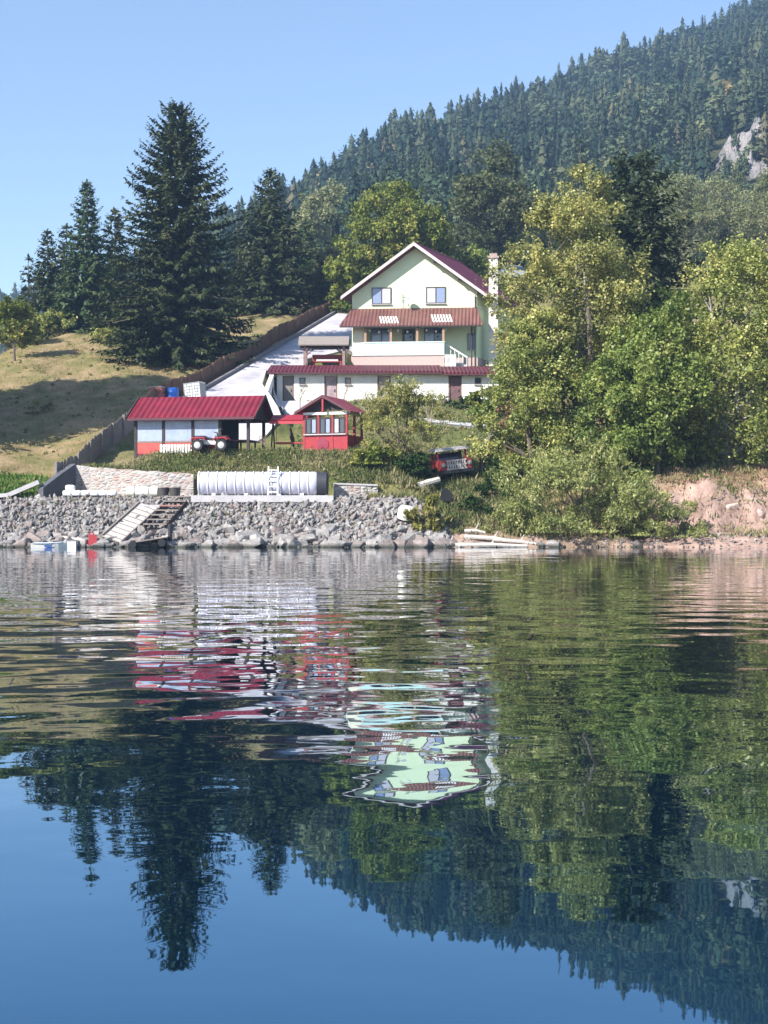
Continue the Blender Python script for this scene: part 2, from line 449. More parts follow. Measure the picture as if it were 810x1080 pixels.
drygrass_m = leafmat('dry_grass', [(0, (.10, .105, .035)), (.35, (.2, .175, .07)), (.7, (.33, .26, .12)), (1, (.44, .34, .18))], .3)
reed_m = leafmat('reed_leaves', [(0, (.10, .12, .03)), (.4, (.2, .2, .05)), (.75, (.34, .31, .11)), (1, (.44, .38, .2))], .35)

crimson = corrugated('crimson_sheet_metal', (.20, .013, .027), (.155, .012, .023), 3.0)
maroon = corrugated('maroon_sheet_metal', (.135, .016, .032), (.10, .014, .027), 3.5)
awning_m = corrugated('awning_sheet_metal', (.19, .078, .07), (.15, .062, .055), 3.2)
red_paint = mat('red_paint', (.34, .018, .03), (.22, .016, .024), scale=4, rough=.55, bump=.004)
red_dull = mat('red_dull', (.38, .06, .05), (.26, .05, .045), scale=6, rough=.7)
white = mat('white_paint', (.78, .78, .76), (.64, .63, .62), scale=3, rough=.6)
plaster = mat('white_plaster', (.82, .805, .79), (.70, .68, .66), scale=1.6, rough=.9, bump=.008, bscale=30)
green_wall = mat('pale_green_render', (.72, .80, .56), (.66, .745, .50), scale=1.2, rough=.9, bump=.004, bscale=40)
lit_cream = mat('sunlit_wall_tone', (.80, .78, .66), (.72, .70, .58), scale=2, rough=.9)  # cream is the green facade's sunlit tone put into the colour
turq = mat('pale_turquoise_panel', (.50, .72, .72), (.45, .66, .66), scale=2, rough=.6)
pink = mat('pink_stone_plinth', (.58, .44, .42), (.42, .31, .31), scale=7, rough=.85, bump=.02)
wood_brown = mat('brown_wood', (.20, .105, .065), (.11, .06, .04), scale=5, rough=.75, bump=.01, stretch=(4, 4, .6))
wood_dark = mat('dark_wood', (.055, .04, .04), (.028, .022, .024), scale=5, rough=.8, bump=.01)
wood_grey = mat('weathered_wood', (.30, .26, .24), (.17, .145, .135), scale=4, rough=.9, bump=.015, stretch=(6, 6, .8))
wood_pale = mat('pale_wood', (.52, .48, .45), (.36, .33, .31), scale=5, rough=.9, bump=.012)
concrete = mat('pale_concrete', (.50, .48, .50), (.38, .365, .385), scale=2.2, rough=.9, bump=.008, bscale=22)
conc_shade = mat('shade_toned_concrete', (.11, .11, .125), (.06, .06, .075), scale=2.4, rough=.9, bump=.02)  # dark tone paints in the shade on the wall's right-hand face
metal_grey = mat('grey_metal', (.42, .43, .45), (.30, .31, .33), scale=6, rough=.45, metal=.4)
rubber = mat('black_rubber', (.022, .022, .024), (.014, .014, .015), scale=9, rough=.8)
black = mat('black_plastic', (.018, .018, .02), rough=.5)
tank_m = mat('lilac_grey_plastic', (.50, .50, .61), (.41, .41, .51), scale=2.5, rough=.5)
tank_rib = mat('white_plastic', (.82, .82, .84), (.70, .70, .74), scale=4, rough=.5)
tarp = mat('bluish_clear_sheet', (.34, .39, .52), (.24, .29, .42), scale=1.6, rough=.35, bump=.03, bscale=3)
blue_pl = mat('blue_plastic', (.02, .13, .55), (.015, .09, .42), scale=5, rough=.4)
blue_car = mat('blue_car_paint', (.03, .07, .35), rough=.3)
bluewhite = mat('pale_blue_panel', (.55, .6, .72), rough=.5)
glass_dark = glassmat('dark_window_glass', (.03, .045, .075))
glass_blue = glassmat('sky_lit_window_glass', (.22, .27, .42), .15)
curtain_glass = glassmat('curtained_window_glass', (.50, .47, .52), .25)
pvc_dark = mat('brown_window_frame', (.09, .06, .06), rough=.5)
dark_void = mat('dark_interior', (.03, .026, .028), rough=.9)
log_m = mat('driftwood', (.55, .51, .48), (.36, .33, .31), scale=6, rough=.9, bump=.02)
stone_m = mat('grey_stone', (.27, .255, .25), (.11, .105, .105), scale=2.3, rough=.92, wet=True, bump=.04, bscale=9)
stone_l = mat('pale_stone', (.36, .34, .33), (.16, .15, .147), scale=1.9, rough=.92, wet=True, bump=.04, bscale=9)
stone_p = mat('pinkish_stone', (.29, .24, .225), (.13, .11, .105), scale=2.6, rough=.92, wet=True, bump=.04, bscale=9)

# ------------------------------------------------------------------ ground: one sheet to the horizon
def ground_material():
    m, nt, out = newmat('meadow_and_soil'); L = nt.links.new
    p = N(nt, 'ShaderNodeBsdfPrincipled'); p.inputs['Roughness'].default_value = .95; p.inputs['Specular IOR Level'].default_value = .1
    L(p.outputs[0], out.inputs[0])
    tc = N(nt, 'ShaderNodeTexCoord')
    def noise(scale, detail=6, rough=.6, stretch=None):
        n = N(nt, 'ShaderNodeTexNoise'); n.inputs['Scale'].default_value = scale; n.inputs['Detail'].default_value = detail; n.inputs['Roughness'].default_value = rough
        if stretch:
            mp = N(nt, 'ShaderNodeMapping'); mp.inputs['Scale'].default_value = stretch; L(tc.outputs['Object'], mp.inputs[0]); L(mp.outputs[0], n.inputs['Vector'])
        else: L(tc.outputs['Object'], n.inputs['Vector'])
        return n
    def mix(fac, a, b):
        x = N(nt, 'ShaderNodeMix', data_type='RGBA'); L(fac, x.inputs[0]); L(a, x.inputs[6]); L(b, x.inputs[7]); return x.outputs[2]
    dry = ramp(nt, [(.3, (.11, .10, .04)), (.46, (.25, .185, .095)), (.6, (.37, .265, .16)), (.78, (.34, .20, .135))])
    L(noise(.55, 8, .7, (1, .55, 1)).outputs[0], dry.inputs[0])
    green = ramp(nt, [(.3, (.06, .095, .022)), (.55, (.13, .16, .045)), (.75, (.22, .21, .08))]); L(noise(1.3, 8, .7).outputs[0], green.inputs[0])
    soil = ramp(nt, [(.3, (.20, .13, .10)), (.55, (.41, .28, .235)), (.75, (.58, .44, .38))]); L(noise(.9, 8, .7).outputs[0], soil.inputs[0])
    wood = ramp(nt, [(.3, (.03, .04, .02)), (.7, (.09, .085, .04))]); L(noise(.25, 6).outputs[0], wood.inputs[0])
    za_ = N(nt, 'ShaderNodeAttribute', attribute_name='cover'); s = N(nt, 'ShaderNodeSeparateColor'); L(za_.outputs['Color'], s.inputs[0])
    patch = ramp(nt, [(.46, (0, 0, 0)), (.6, (1, 1, 1))]); L(noise(.35, 5, .6).outputs[0], patch.inputs[0])
    mm = N(nt, 'ShaderNodeMath', operation='MULTIPLY'); mm.inputs[1].default_value = .45; L(patch.outputs[0], mm.inputs[0])
    c = mix(mm.outputs[0], dry.outputs[0], green.outputs[0])
    c = mix(s.outputs[0], c, green.outputs[0]); c = mix(s.outputs[1], c, soil.outputs[0]); c = mix(s.outputs[2], c, wood.outputs[0])
    grit = ramp(nt, [(.3, (.10, .09, .09)), (.7, (.26, .235, .23))]); L(noise(3.0, 8, .7).outputs[0], grit.inputs[0]); c = mix(za_.outputs['Alpha'], c, grit.outputs[0])
    L(c, p.inputs['Base Color'])
    b = N(nt, 'ShaderNodeBump'); b.inputs['Distance'].default_value = .22; b.inputs['Strength'].default_value = .8
    L(noise(2.4, 8, .75).outputs[0], b.inputs['Height']); L(b.outputs[0], p.inputs['Normal'])
    return m
def spaced(lo, hi, step, far, n):
    mid = np.arange(lo, hi + 1e-6, step)
    g = np.geomspace(step, far, n)
    return mid, g
xs = np.concatenate([-40 - np.cumsum(np.geomspace(.5, 90, 46))[::-1], np.arange(-40, 40.01, .36), 40 + np.cumsum(np.geomspace(.5, 90, 46))])
ys = np.concatenate([np.linspace(-250, 60, 20), np.arange(62, 69, 1.0), np.arange(69, 82, .26), np.arange(82, 116, .42), np.arange(116, 168, .9), np.arange(168, 720, 7), np.linspace(740, 2600, 26)])
XX, YY = np.meshgrid(xs, ys); ZZ = H(XX, YY)
nx, ny = len(xs), len(ys)
ii = (np.arange(ny - 1)[:, None] * nx + np.arange(nx - 1)[None, :]).ravel()
FQ = np.stack([ii, ii + 1, ii + nx + 1, ii + nx], 1)
g_m = ground_material()
ground = npmesh('ground', np.stack([XX.ravel(), YY.ravel(), ZZ.ravel()], 1), FQ, g_m, smooth=True)
struct(ground)
# ground cover weights per vertex: red = green turf, green = bare soil, blue = forest floor
fxx = fence_x(YY)
inside = (XX > fxx) & (XX < np.interp(YY, [70, 76, 79, 81, 84, 88, 95, 110, 165], [2.6, 2.0, 2.0, 3.2, 5.5, 7.5, 9, 11.5, 14]))
turf = np.where(inside, .6, .12) + .6 * sstep(78, 75.5, YY) * (XX < fxx) + .25 * (XX > 3) * sstep(75, 80, YY)
wash = sstep(74.5, 72.8, YY) * .9
bank = (XX > 12.5) * sstep(76, 73.2, YY)
soilw = np.clip(np.maximum(wash * .8, bank) + .25 * inside * sstep(86, 78, YY) * (YY > 78.3), 0, 1)
fl = sstep(146, 168, YY) * np.where(XX < -12, sstep(150, 175, YY), 1)
ca = ground.data.color_attributes.new('cover', 'FLOAT_COLOR', 'POINT')
ca.data.foreach_set('color', np.stack([np.clip(turf, 0, 1).ravel(), soilw.ravel(), fl.ravel(), (sstep(74.2, 73.2, YY) * (XX < 3.4)).ravel()], 1).astype(np.float32).ravel())

# ------------------------------------------------------------------ water
def water_material():
    m, nt, out = newmat('lake_water'); L = nt.links.new
    fr_ = N(nt, 'ShaderNodeFresnel'); fr_.inputs['IOR'].default_value = 1.33
    pw = N(nt, 'ShaderNodeMath', operation='POWER'); pw.inputs[1].default_value = .45; L(fr_.outputs[0], pw.inputs[0])
    df = N(nt, 'ShaderNodeBsdfDiffuse'); df.inputs[0].default_value = (.0006, .006, .013, 1)
    tn = N(nt, 'ShaderNodeMix', data_type='RGBA'); m16 = N(nt, 'ShaderNodeMath', operation='MULTIPLY', use_clamp=True); m16.inputs[1].default_value = 1.7; L(fr_.outputs[0], m16.inputs[0]); L(m16.outputs[0], tn.inputs[0]); tn.inputs[6].default_value = (.34, .72, 1, 1); tn.inputs[7].default_value = (.97, .98, 1, 1)
    gl = N(nt, 'ShaderNodeBsdfGlossy'); L(tn.outputs[2], gl.inputs[0]); gl.inputs['Roughness'].default_value = .012
    ms = N(nt, 'ShaderNodeMixShader'); L(pw.outputs[0], ms.inputs[0]); L(df.outputs[0], ms.inputs[1]); L(gl.outputs[0], ms.inputs[2]); L(ms.outputs[0], out.inputs[0])
    geo = N(nt, 'ShaderNodeNewGeometry')
    def noise(sc, detail, rough, stretch, rot=0):
        mp = N(nt, 'ShaderNodeMapping'); mp.inputs['Scale'].default_value = stretch; mp.inputs['Rotation'].default_value = (0, 0, rot); L(geo.outputs['Position'], mp.inputs[0])
        n = N(nt, 'ShaderNodeTexNoise'); n.inputs['Scale'].default_value = sc; n.inputs['Detail'].default_value = detail; n.inputs['Roughness'].default_value = rough
        L(mp.outputs[0], n.inputs['Vector']); return n.outputs[0]
    def mul(a, k):
        n = N(nt, 'ShaderNodeMath', operation='MULTIPLY'); L(a, n.inputs[0])
        if isinstance(k, float): n.inputs[1].default_value = k
        else: L(k, n.inputs[1])
        return n.outputs[0]
    def add(a, b):
        n = N(nt, 'ShaderNodeMath', operation='ADD'); L(a, n.inputs[0]); L(b, n.inputs[1]); return n.outputs[0]
    sx = N(nt, 'ShaderNodeSeparateXYZ'); L(geo.outputs['Position'], sx.inputs[0])
    def band(stops):
        mr = N(nt, 'ShaderNodeMapRange'); mr.inputs[1].default_value = 0; mr.inputs[2].default_value = 80; L(sx.outputs[1], mr.inputs[0])
        r = ramp(nt, [(a / 80, (v, v, v)) for a, v in stops]); L(mr.outputs[0], r.inputs[0]); return r.outputs[0]
    WATER_WAVES = [
        # scale, detail, stretch, rot, amplitude, bands over the distance from the near end (a breeze ruffles the middle of the lake)
        (1.0, 0.3, (.85, .95, 1), .10, .026, [(4, .12), (6, .25), (8, .6), (11, 1), (17, 1.15), (26, .9), (40, .5), (70, .25)]),
        (1.0, 0.0, (2.2, 2.6, 1), -.3, .0052, [(4, .1), (6, .3), (9, .7), (13, 1), (24, .9), (40, .3), (70, 0)]),
        (1.0, 1.0, (1.5, 3.2, 1), -.12, .0012, [(5, .1), (9, .5), (14, 1), (25, 1.8), (70, 1.6)]),
        (1.0, 1.0, (4.2, 5.5, 1), .3, .0006, [(4, .6), (8, 1), (16, 1), (30, .4), (70, 0)]),
        (1.0, 0.0, (.16, .30, 1), .25, .010, [(4, .8), (10, 1), (70, 1)]),
    ]
    tot = None
    for sc, de, st, ro, am, bd in WATER_WAVES:
        v = mul(mul(noise(sc, de, .5, st, ro), am), band(bd)); tot = v if tot is None else add(tot, v)
    b = N(nt, 'ShaderNodeBump'); b.inputs['Distance'].default_value = 1.0; b.inputs['Strength'].default_value = 1.0
    L(tot, b.inputs['Height']); L(b.outputs[0], gl.inputs['Normal']); L(b.outputs[0], fr_.inputs['Normal'])
    return m
wb = MB(); wb.box((-2500, -250, -.02), (2500, 74.5, 0))
wv = [(-2500, -250, 0), (2500, -250, 0), (2500, 75, 0), (-2500, 75, 0)]
mbw = MB(); mbw.add(wv, [(0, 1, 2, 3)]); lake = struct(mbw.build('lake_water', water_material()))

# ------------------------------------------------------------------ driveway and paths (ribbons draped on the ground)
def ribbon(name, left, right, m, nsub=8, lift=.05, nacross=8):
    L_, R_ = np.array(left, float), np.array(right, float)
    tl = np.linspace(0, len(L_) - 1, (len(L_) - 1) * nsub + 1); k = np.arange(len(L_))
    l = np.stack([np.interp(tl, k, L_[:, i]) for i in (0, 1)], 1); r = np.stack([np.interp(tl, k, R_[:, i]) for i in (0, 1)], 1)
    s = np.linspace(0, 1, nacross)
    G = l[:, None, :] * (1 - s)[None, :, None] + r[:, None, :] * s[None, :, None]
    z = H(G[..., 0], G[..., 1])
    z = np.maximum.reduce([z] + [H(G[..., 0] + dx, G[..., 1] + dy) for dx in (-.3, .3) for dy in (-.3, .3)]) + lift
    V = np.concatenate([np.dstack([G, z]).reshape(-1, 3), np.dstack([G, z - .35]).reshape(-1, 3)])
    a, b = G.shape[:2]; Fs = []
    idx = lambda i, j: i * b + j
    n = a * b
    for i in range(a - 1):
        for j in range(b - 1):
            Fs.append((idx(i, j), idx(i, j + 1), idx(i + 1, j + 1), idx(i + 1, j)))
        for j in (0, b - 1):
            Fs.append((idx(i, j), idx(i + 1, j), n + idx(i + 1, j), n + idx(i, j)))
    for i in (0, a - 1):
        for j in range(b - 1):
            Fs.append((idx(i, j), idx(i, j + 1), n + idx(i, j + 1), n + idx(i, j)))
    return struct(npmesh(name, V, np.array(Fs), m, smooth=False))
yy_ = [88, 93, 98, 103, 108, 113, 118, 124, 130, 137, 144, 150]
ribbon('driveway', [(float(fence_x(y)) + .55, y) for y in yy_], [(float(drive_x(y)) - .1 + (.6 if y > 112 else 0), y) for y in yy_], mat('driveway_concrete', (.54, .515, .55), (.30, .285, .31), scale=.55, rough=.9, bump=.01, bscale=14, detail=9), 8)
ribbon('ramp_path', [(-8.3, 105.6), (-6.2, 105.4), (-4.0, 105.2)], [(-6.9, 97.5), (-5.2, 100.2), (-3.6, 103.4)], concrete, 8, .06)
ribbon('garden_path', [(2.6, 97.2), (5.0, 95.6), (7.6, 94.0)], [(2.6, 95.7), (5.0, 94.1), (7.6, 92.5)], concrete, 8, .06)

# kerb beside the driveway under the fence
kb = MB()
for a, b in zip(np.arange(93, 148, 2.0), np.arange(95, 150, 2.0)):
    kb.bar((fence_x(a) + .42, a, h(fence_x(a) + .42, a) + .12), (fence_x(b) + .42, b, h(fence_x(b) + .42, b) + .12), .2, .5)
struct(kb.build('driveway_kerb', mat('kerb_concrete', (.24, .225, .235), (.14, .13, .14), scale=3)))

# ------------------------------------------------------------------ picket fence up the left side
ft = thing('picket_fence', 'long weathered brown board fence climbing the slope beside the driveway', 'fence', (0, 0, 0))
yv = list(np.arange(75.6, 150, 2.4))
for a, b in zip(yv[:-1], yv[1:]):
    xa_, xb_ = float(fence_x(a)) - .3, float(fence_x(b)) - .3
    if a < 78: xa_ -= .15
    n = 15; mb = MB()
    for k in range(n):
        f = (k + .5) / n; x = xa_ + (xb_ - xa_) * f; y = a + (b - a) * f
        z = max(h(x, y), h(x - .3, y)); hh = 1.32 + rnd.uniform(-.07, .07)
        d = Vector((xb_ - xa_, b - a, 0)).normalized(); w = .071
        mb.bar((x, y, z - .1), (x + rnd.uniform(-.02, .02), y, z + hh), .145, .022, up=(-d.y, d.x, 0))
    za0, zb0 = max(h(xa_, a), h(xa_ - .3, a)), max(h(xb_, b), h(xb_ - .3, b))
    for q in (.35, 1.0):
        mb.bar((xa_ + .03, a, za0 + q), (xb_ + .03, b, zb0 + q), .05, .08)
    mb.build('board_panel', wood_brown if a > 92 else wood_grey, ft)
    pm = MB(); pm.bar((xa_ + .07, a, za0 - .3), (xa_ + .07, a, za0 + 1.4), .12, .12); pm.build('post', wood_brown if a > 92 else wood_grey, ft)

# ------------------------------------------------------------------ walls by the shore
rw = MB(); pts = [(-17.75, 73.5), (-17.2, 75.1), (-16.75, 76.6)]
for (x0, y0), (x1, y1), z0, z1 in ((pts[0], pts[1], 3.0, 3.75), (pts[1], pts[2], 3.75, 4.35)):
    d = Vector((x1 - x0, y1 - y0, 0)).normalized(); n_ = Vector((d.y, -d.x, 0)) * .16
    a, b = Vector((x0, y0, 0)), Vector((x1, y1, 0))
    vs = [a - n_ + Vector((0, 0, 1.9)), a + n_ + Vector((0, 0, 1.9)), b + n_ + Vector((0, 0, 1.9)), b - n_ + Vector((0, 0, 1.9)),
          a - n_ + Vector((0, 0, z0)), a + n_ + Vector((0, 0, z0)), b + n_ + Vector((0, 0, z1)), b - n_ + Vector((0, 0, z1))]
    rw.add(vs, [(0,3,2,1),(4,5,6,7),(0,1,5,4),(1,2,6,5),(2,3,7,6),(3,0,4,7)])
tag(rw.build('retaining_wall', conc_shade), 'dark concrete retaining wall in shade under the lower end of the board fence', 'wall')
cs_ = MB(); cs_.bar((-19.4, 73.55, 2.62), (-17.85, 73.65, 3.3), .5, .22); cs_.bar((-21.2, 73.5, 2.5), (-19.4, 73.55, 2.62), .5, .2)
tag(cs_.build('kerb_stone', concrete), 'pale sloping stone kerb left of the dark concrete wall', 'kerb')

def masonry(name):
    m, nt, out = newmat(name); L = nt.links.new
    p = N(nt, 'ShaderNodeBsdfPrincipled'); p.inputs['Roughness'].default_value = .92; L(p.outputs[0], out.inputs[0])
    tc = N(nt, 'ShaderNodeTexCoord'); mp = N(nt, 'ShaderNodeMapping'); mp.inputs['Scale'].default_value = (3.0, 3.0, 5.6); L(tc.outputs['Object'], mp.inputs[0])
    nz = N(nt, 'ShaderNodeTexNoise'); nz.inputs['Scale'].default_value = 2.5; L(mp.outputs[0], nz.inputs[0])
    mx = N(nt, 'ShaderNodeMix', data_type='RGBA'); mx.inputs[0].default_value = .12; L(mp.outputs[0], mx.inputs[6]); L(nz.outputs[1], mx.inputs[7])
    v = N(nt, 'ShaderNodeTexVoronoi'); v.inputs['Scale'].default_value = 1.3; L(mx.outputs[2], v.inputs['Vector'])
    e = N(nt, 'ShaderNodeTexVoronoi', feature='DISTANCE_TO_EDGE'); e.inputs['Scale'].default_value = 1.3; L(mx.outputs[2], e.inputs['Vector'])
    s = N(nt, 'ShaderNodeSeparateColor'); L(v.outputs['Color'], s.inputs[0])
    r = ramp(nt, [(0, (.38, .25, .22)), (.35, (.34, .315, .31)), (.65, (.46, .43, .41)), (1, (.28, .25, .245))]); L(s.outputs[0], r.inputs[0])
    jr = ramp(nt, [(0, (1, 1, 1)), (.07, (0, 0, 0))]); L(e.outputs['Distance'], jr.inputs[0])
    m2 = N(nt, 'ShaderNodeMix', data_type='RGBA'); L(jr.outputs[0], m2.inputs[0]); L(r.outputs[0], m2.inputs[6]); m2.inputs[7].default_value = (.40, .375, .36, 1)
    L(m2.outputs[2], p.inputs['Base Color'])
    b = N(nt, 'ShaderNodeBump'); b.inputs['Distance'].default_value = .1; L(e.outputs['Distance'], b.inputs['Height']); L(b.outputs[0], p.inputs['Normal'])
    return m
mason = masonry('rubble_masonry')
def wall_strip(name, pts, zb, thick, m, label, cat='wall', cap=None):
    """a wall along pts [(x, y, ztop)]"""
    mb = MB(); n = len(pts)
    P3 = [Vector(p) for p in pts]
    vs = []
    for i, p in enumerate(P3):
        d = (P3[min(i+1, n-1)] - P3[max(i-1, 0)]); d.z = 0; d.normalize(); nn = Vector((-d.y, d.x, 0)) * thick / 2
        for s_, z in ((-1, zb), (1, zb), (1, p.z), (-1, p.z)): vs.append((p.x + nn.x * s_, p.y + nn.y * s_, z))
    fs = [(0, 1, 2, 3), tuple(4 * (n - 1) + k for k in (3, 2, 1, 0))]
    for i in range(n - 1):
        for k in range(4): fs.append((4*i + k, 4*i + (k+1) % 4, 4*(i+1) + (k+1) % 4, 4*(i+1) + k))
    mb.add(vs, fs); o = mb.build(name, m)
    if label: tag(o, label, cat)
    return o
wl = []
for i in range(15):
    f = i / 14; x = -16.6 + 6.5 * f
    wl.append((x, 76.75 - 1.2 * min(1, f * 1.4), 4.28 - .50 * f ** .8 + .025 * math.sin(i * 2.1)))
wall_strip('stone_wall', wl, 2.3, .4, mason, 'rubble stone wall with a sagging top edge, left of the long ribbed tank')
wl2 = [(xa(348, 75.5) + .2, 75.3, 3.2), (xa(375, 75.5), 75.35, 3.15), (xa(398, 75.5), 75.5, 3.12)]
wall_strip('low_stone_wall', wl2, 2.3, .35, mason, 'short low stone wall just right of the long ribbed tank')
cp = MB(); cp.bar((wl2[0][0], 75.3, 3.25), (wl2[2][0], 75.5, 3.17), .5, .09); c_ = cp.build('coping', concrete, bpy.data.objects['low_stone_wall'])

# ------------------------------------------------------------------ ribbed tank on its slab
sl = MB(); sl.box((xa(203, 73.6), 73.0, 2.25), (xa(352, 73.6), 75.4, 2.6)); tag(sl.build('concrete_slab', concrete), 'long pale concrete slab under the ribbed tank on top of the stone bank', 'slab')
tx0, tx1, tr = xa(208.5, 74), xa(346, 74), .63
tk = thing('storage_tank', 'long horizontal lilac-grey ribbed tank lying on a concrete slab above the stones', 'tank', ((tx0 + tx1) / 2, 74.25, 2.6))
half = (tx1 - tx0) / 2; cap_x = half * .83
Mx = Matrix.Translation((0, 0, tr)) @ Matrix.Rotation(R(90), 4, 'Y')
prof = [(.45, -half), (tr - .09, -half + .02)]
nb = 13
for i in range(nb):
    a = -half + .06 + (cap_x + half - .06) * i / nb; w = (cap_x + half - .06) / nb
    prof += [(tr - .06, a), (tr - .02, a + w * .2), (tr, a + w * .5), (tr - .02, a + w * .8), (tr - .06, a + w * .98)]
MB().disc_lathe(prof, 36, 0, Mx).build('body', tank_m, tk, smooth=True)
MB().disc_lathe([(tr - .03, cap_x), (tr - .02, half - .08), (tr - .1, half), (.2, half + .02)], 36, 0, Mx).build('end_cap', mat('dark_tank_end', (.035, .035, .045), rough=.6), tk, smooth=True)
for i in range(nb):
    a = -half + .06 + (cap_x + half - .06) * i / nb
    MB().disc_lathe([(tr - .07, a - .035), (tr + .015, a - .03), (tr + .015, a + .03), (tr - .07, a + .035)], 36, 0, Mx).build('band', tank_rib, tk, smooth=True)
for sx_ in (-.75, -.25, .25, .6):
    MB().prism([(-.5, 0), (.5, 0), (.38, .16), (-.38, .16)], 'x', sx_ * half - .1, sx_ * half + .1).build('cradle', concrete, tk)
ld = thing('ladder', 'white ladder leaning against the middle of the ribbed tank', 'ladder', (xa(288, 73.6), 73.45, 2.6))
for s_ in (-.24, .24): MB().bar((s_, 0, 0), (s_, .26, 1.5), .07, .05).build('rail', tank_rib, ld)
for k in range(5):
    f = .12 + .19 * k; MB().bar((-.2, .26 * f, 1.5 * f), (.2, .26 * f, 1.5 * f), .05, .05).build('rung', tank_rib, ld)

# ------------------------------------------------------------------ stones of the bank
def rock_mesh(name, seed, m, flat=.8, n=15):
    rr = random.Random(seed); bm = bmesh.new()
    for _ in range(n):
        v = Vector((rr.gauss(0, 1), rr.gauss(0, 1), rr.gauss(0, 1))).normalized()
        v = Vector((max(-.72, min(.72, v.x)), max(-.66, min(.66, v.y)), max(-.62, min(.62, v.z)))) * rr.uniform(.8, 1.0)
        v.z *= flat; bm.verts.new(v)
    res = bmesh.ops.convex_hull(bm, input=bm.verts)
    bmesh.ops.delete(bm, geom=[g for g in res['geom_interior'] if isinstance(g, bmesh.types.BMVert)], context='VERTS')
    bmesh.ops.bevel(bm, geom=bm.edges[:], offset=.05, segments=1, affect='EDGES', clamp_overlap=True)
    bmesh.ops.triangulate(bm, faces=bm.faces[:])
    me = bpy.data.meshes.new(name); bm.to_mesh(me); bm.free(); me.materials.append(m)
    return me
rocks = [rock_mesh('boulder', 100 + i, (stone_m, stone_l, stone_p, stone_l)[i % 4], rnd.uniform(.65, .95)) for i in range(10)]
blocked = []   # (x0, x1) kept free near the stairs
def slope_pt(x, s):                      # s 0 at the water .. 1 at the top of the bank
    y = 70.0 + 3.35 * s
    return Vector((x, y, h(x, y)))
def boulder(p, s, label, group):
    o = bpy.data.objects.new('boulder', rnd.choice(rocks)); COL.objects.link(o)
    o.location = p; o.scale = (s * rnd.uniform(.85, 1.35), s * rnd.uniform(.8, 1.1), s * rnd.uniform(.75, 1.1)); o.rotation_euler = (rnd.uniform(-.4, .4), rnd.uniform(-.4, .4), rnd.uniform(0, 6.28))
    tag(o, label, 'boulder', group); return o
LB1 = 'angular grey boulder heaped at the foot of the stone bank along the waterline'
nb_ = 0
x = -23.5
while x < 3.0:
    for row, (s0, s1, sz) in enumerate(((-.05, .05, .60), (.10, .2, .52), (.25, .36, .42))):
        s = rnd.uniform(s0, s1); k = sz * rnd.choice([.7, .9, 1, 1.15, 1.35]); p = slope_pt(x + rnd.uniform(-.25, .25), s); p.z += k * .12
        if nb_ < 190: boulder(p, k, LB1, 'boulders along the foot of the stone bank'); nb_ += 1
    x += rnd.uniform(.36, .62)
LB2 = 'grey stone wedged in the upper face of the stone bank below the slab'
for i in range(95):
    x = rnd.uniform(-23, 2.6); s = rnd.uniform(.4, .98); k = rnd.uniform(.2, .34); p = slope_pt(x, s); p.z += .04
    boulder(p, k, LB2, 'larger stones in the face of the stone bank')
# uncountable small rubble: one object
def merged(name, meshes, xf, m, kind='stuff'):
    Vs, Fs, mi = [], [], []; off = 0
    base = []
    for me in meshes:
        v = np.empty(len(me.vertices) * 3, np.float32); me.vertices.foreach_get('co', v)
        f = np.empty(len(me.polygons) * 3, np.int32); me.polygons.foreach_get('vertices', f)
        base.append((v.reshape(-1, 3), f.reshape(-1, 3)))
    for (k, M, mat_i) in xf:
        v, f = base[k]; M = np.array(M)
        Vs.append(v @ M[:3, :3].T + M[:3, 3]); Fs.append(f + off); mi.append(np.full(len(f), mat_i, np.int32)); off += len(v)
    o = npmesh(name, np.concatenate(Vs), np.concatenate(Fs), m)
    o.data.polygons.foreach_set('material_index', np.concatenate(mi))
    return struct(o, kind)
small = [rock_mesh('small_rock', 300 + i, stone_m, .75, 10) for i in range(6)]
xf = []
for i in range(9500):
    x = rnd.uniform(-34, 3.2); s = rnd.uniform(-.1, 1.03)
    k = (rnd.uniform(.09, .20) if rnd.random() < .7 else rnd.uniform(.2, .36)) * (1.1 - .3 * s); p = slope_pt(x, s); p.z += rnd.uniform(-.02, .08)
    M = Matrix.LocRotScale(p, Euler((rnd.uniform(0, 6), rnd.uniform(0, 6), rnd.uniform(0, 6))), Vector((k * rnd.uniform(.8, 1.5), k, k * rnd.uniform(.7, 1))))
    xf.append((rnd.randrange(6), M, rnd.choice([0, 0, 1, 1, 2])))
for i in range(700):     # beach stones on the right
    x = rnd.uniform(3.0, 30); y = rnd.uniform(69.5, 71.5); k = rnd.uniform(.05, .16)
    M = Matrix.LocRotScale(Vector((x, y, h(x, y) + .02)), Euler((rnd.uniform(0, 6), rnd.uniform(0, 6), rnd.uniform(0, 6))), Vector((k * 1.3, k, k * .7)))
    xf.append((rnd.randrange(6), M, rnd.choice([0, 1, 2])))
merged('rubble', small, xf, [stone_m, stone_l, stone_p])
LBR = ['rounded pale boulder at the waterline under the willow bush', 'pinkish boulder beside the dark gap at the right of the driftwood', 'flat grey boulder between the driftwood and the reeds', 'small pale boulder in front of the low bush by the eroded bank']
for (px, py, k), lb in zip(((742 - 158, 576, .5), (570, 575, .42), (478, 574, .5), (672, 577, .38)), LBR):
    boulder(Vector((xa(px, 70.1), 70.15, .12)), k, lb, None)
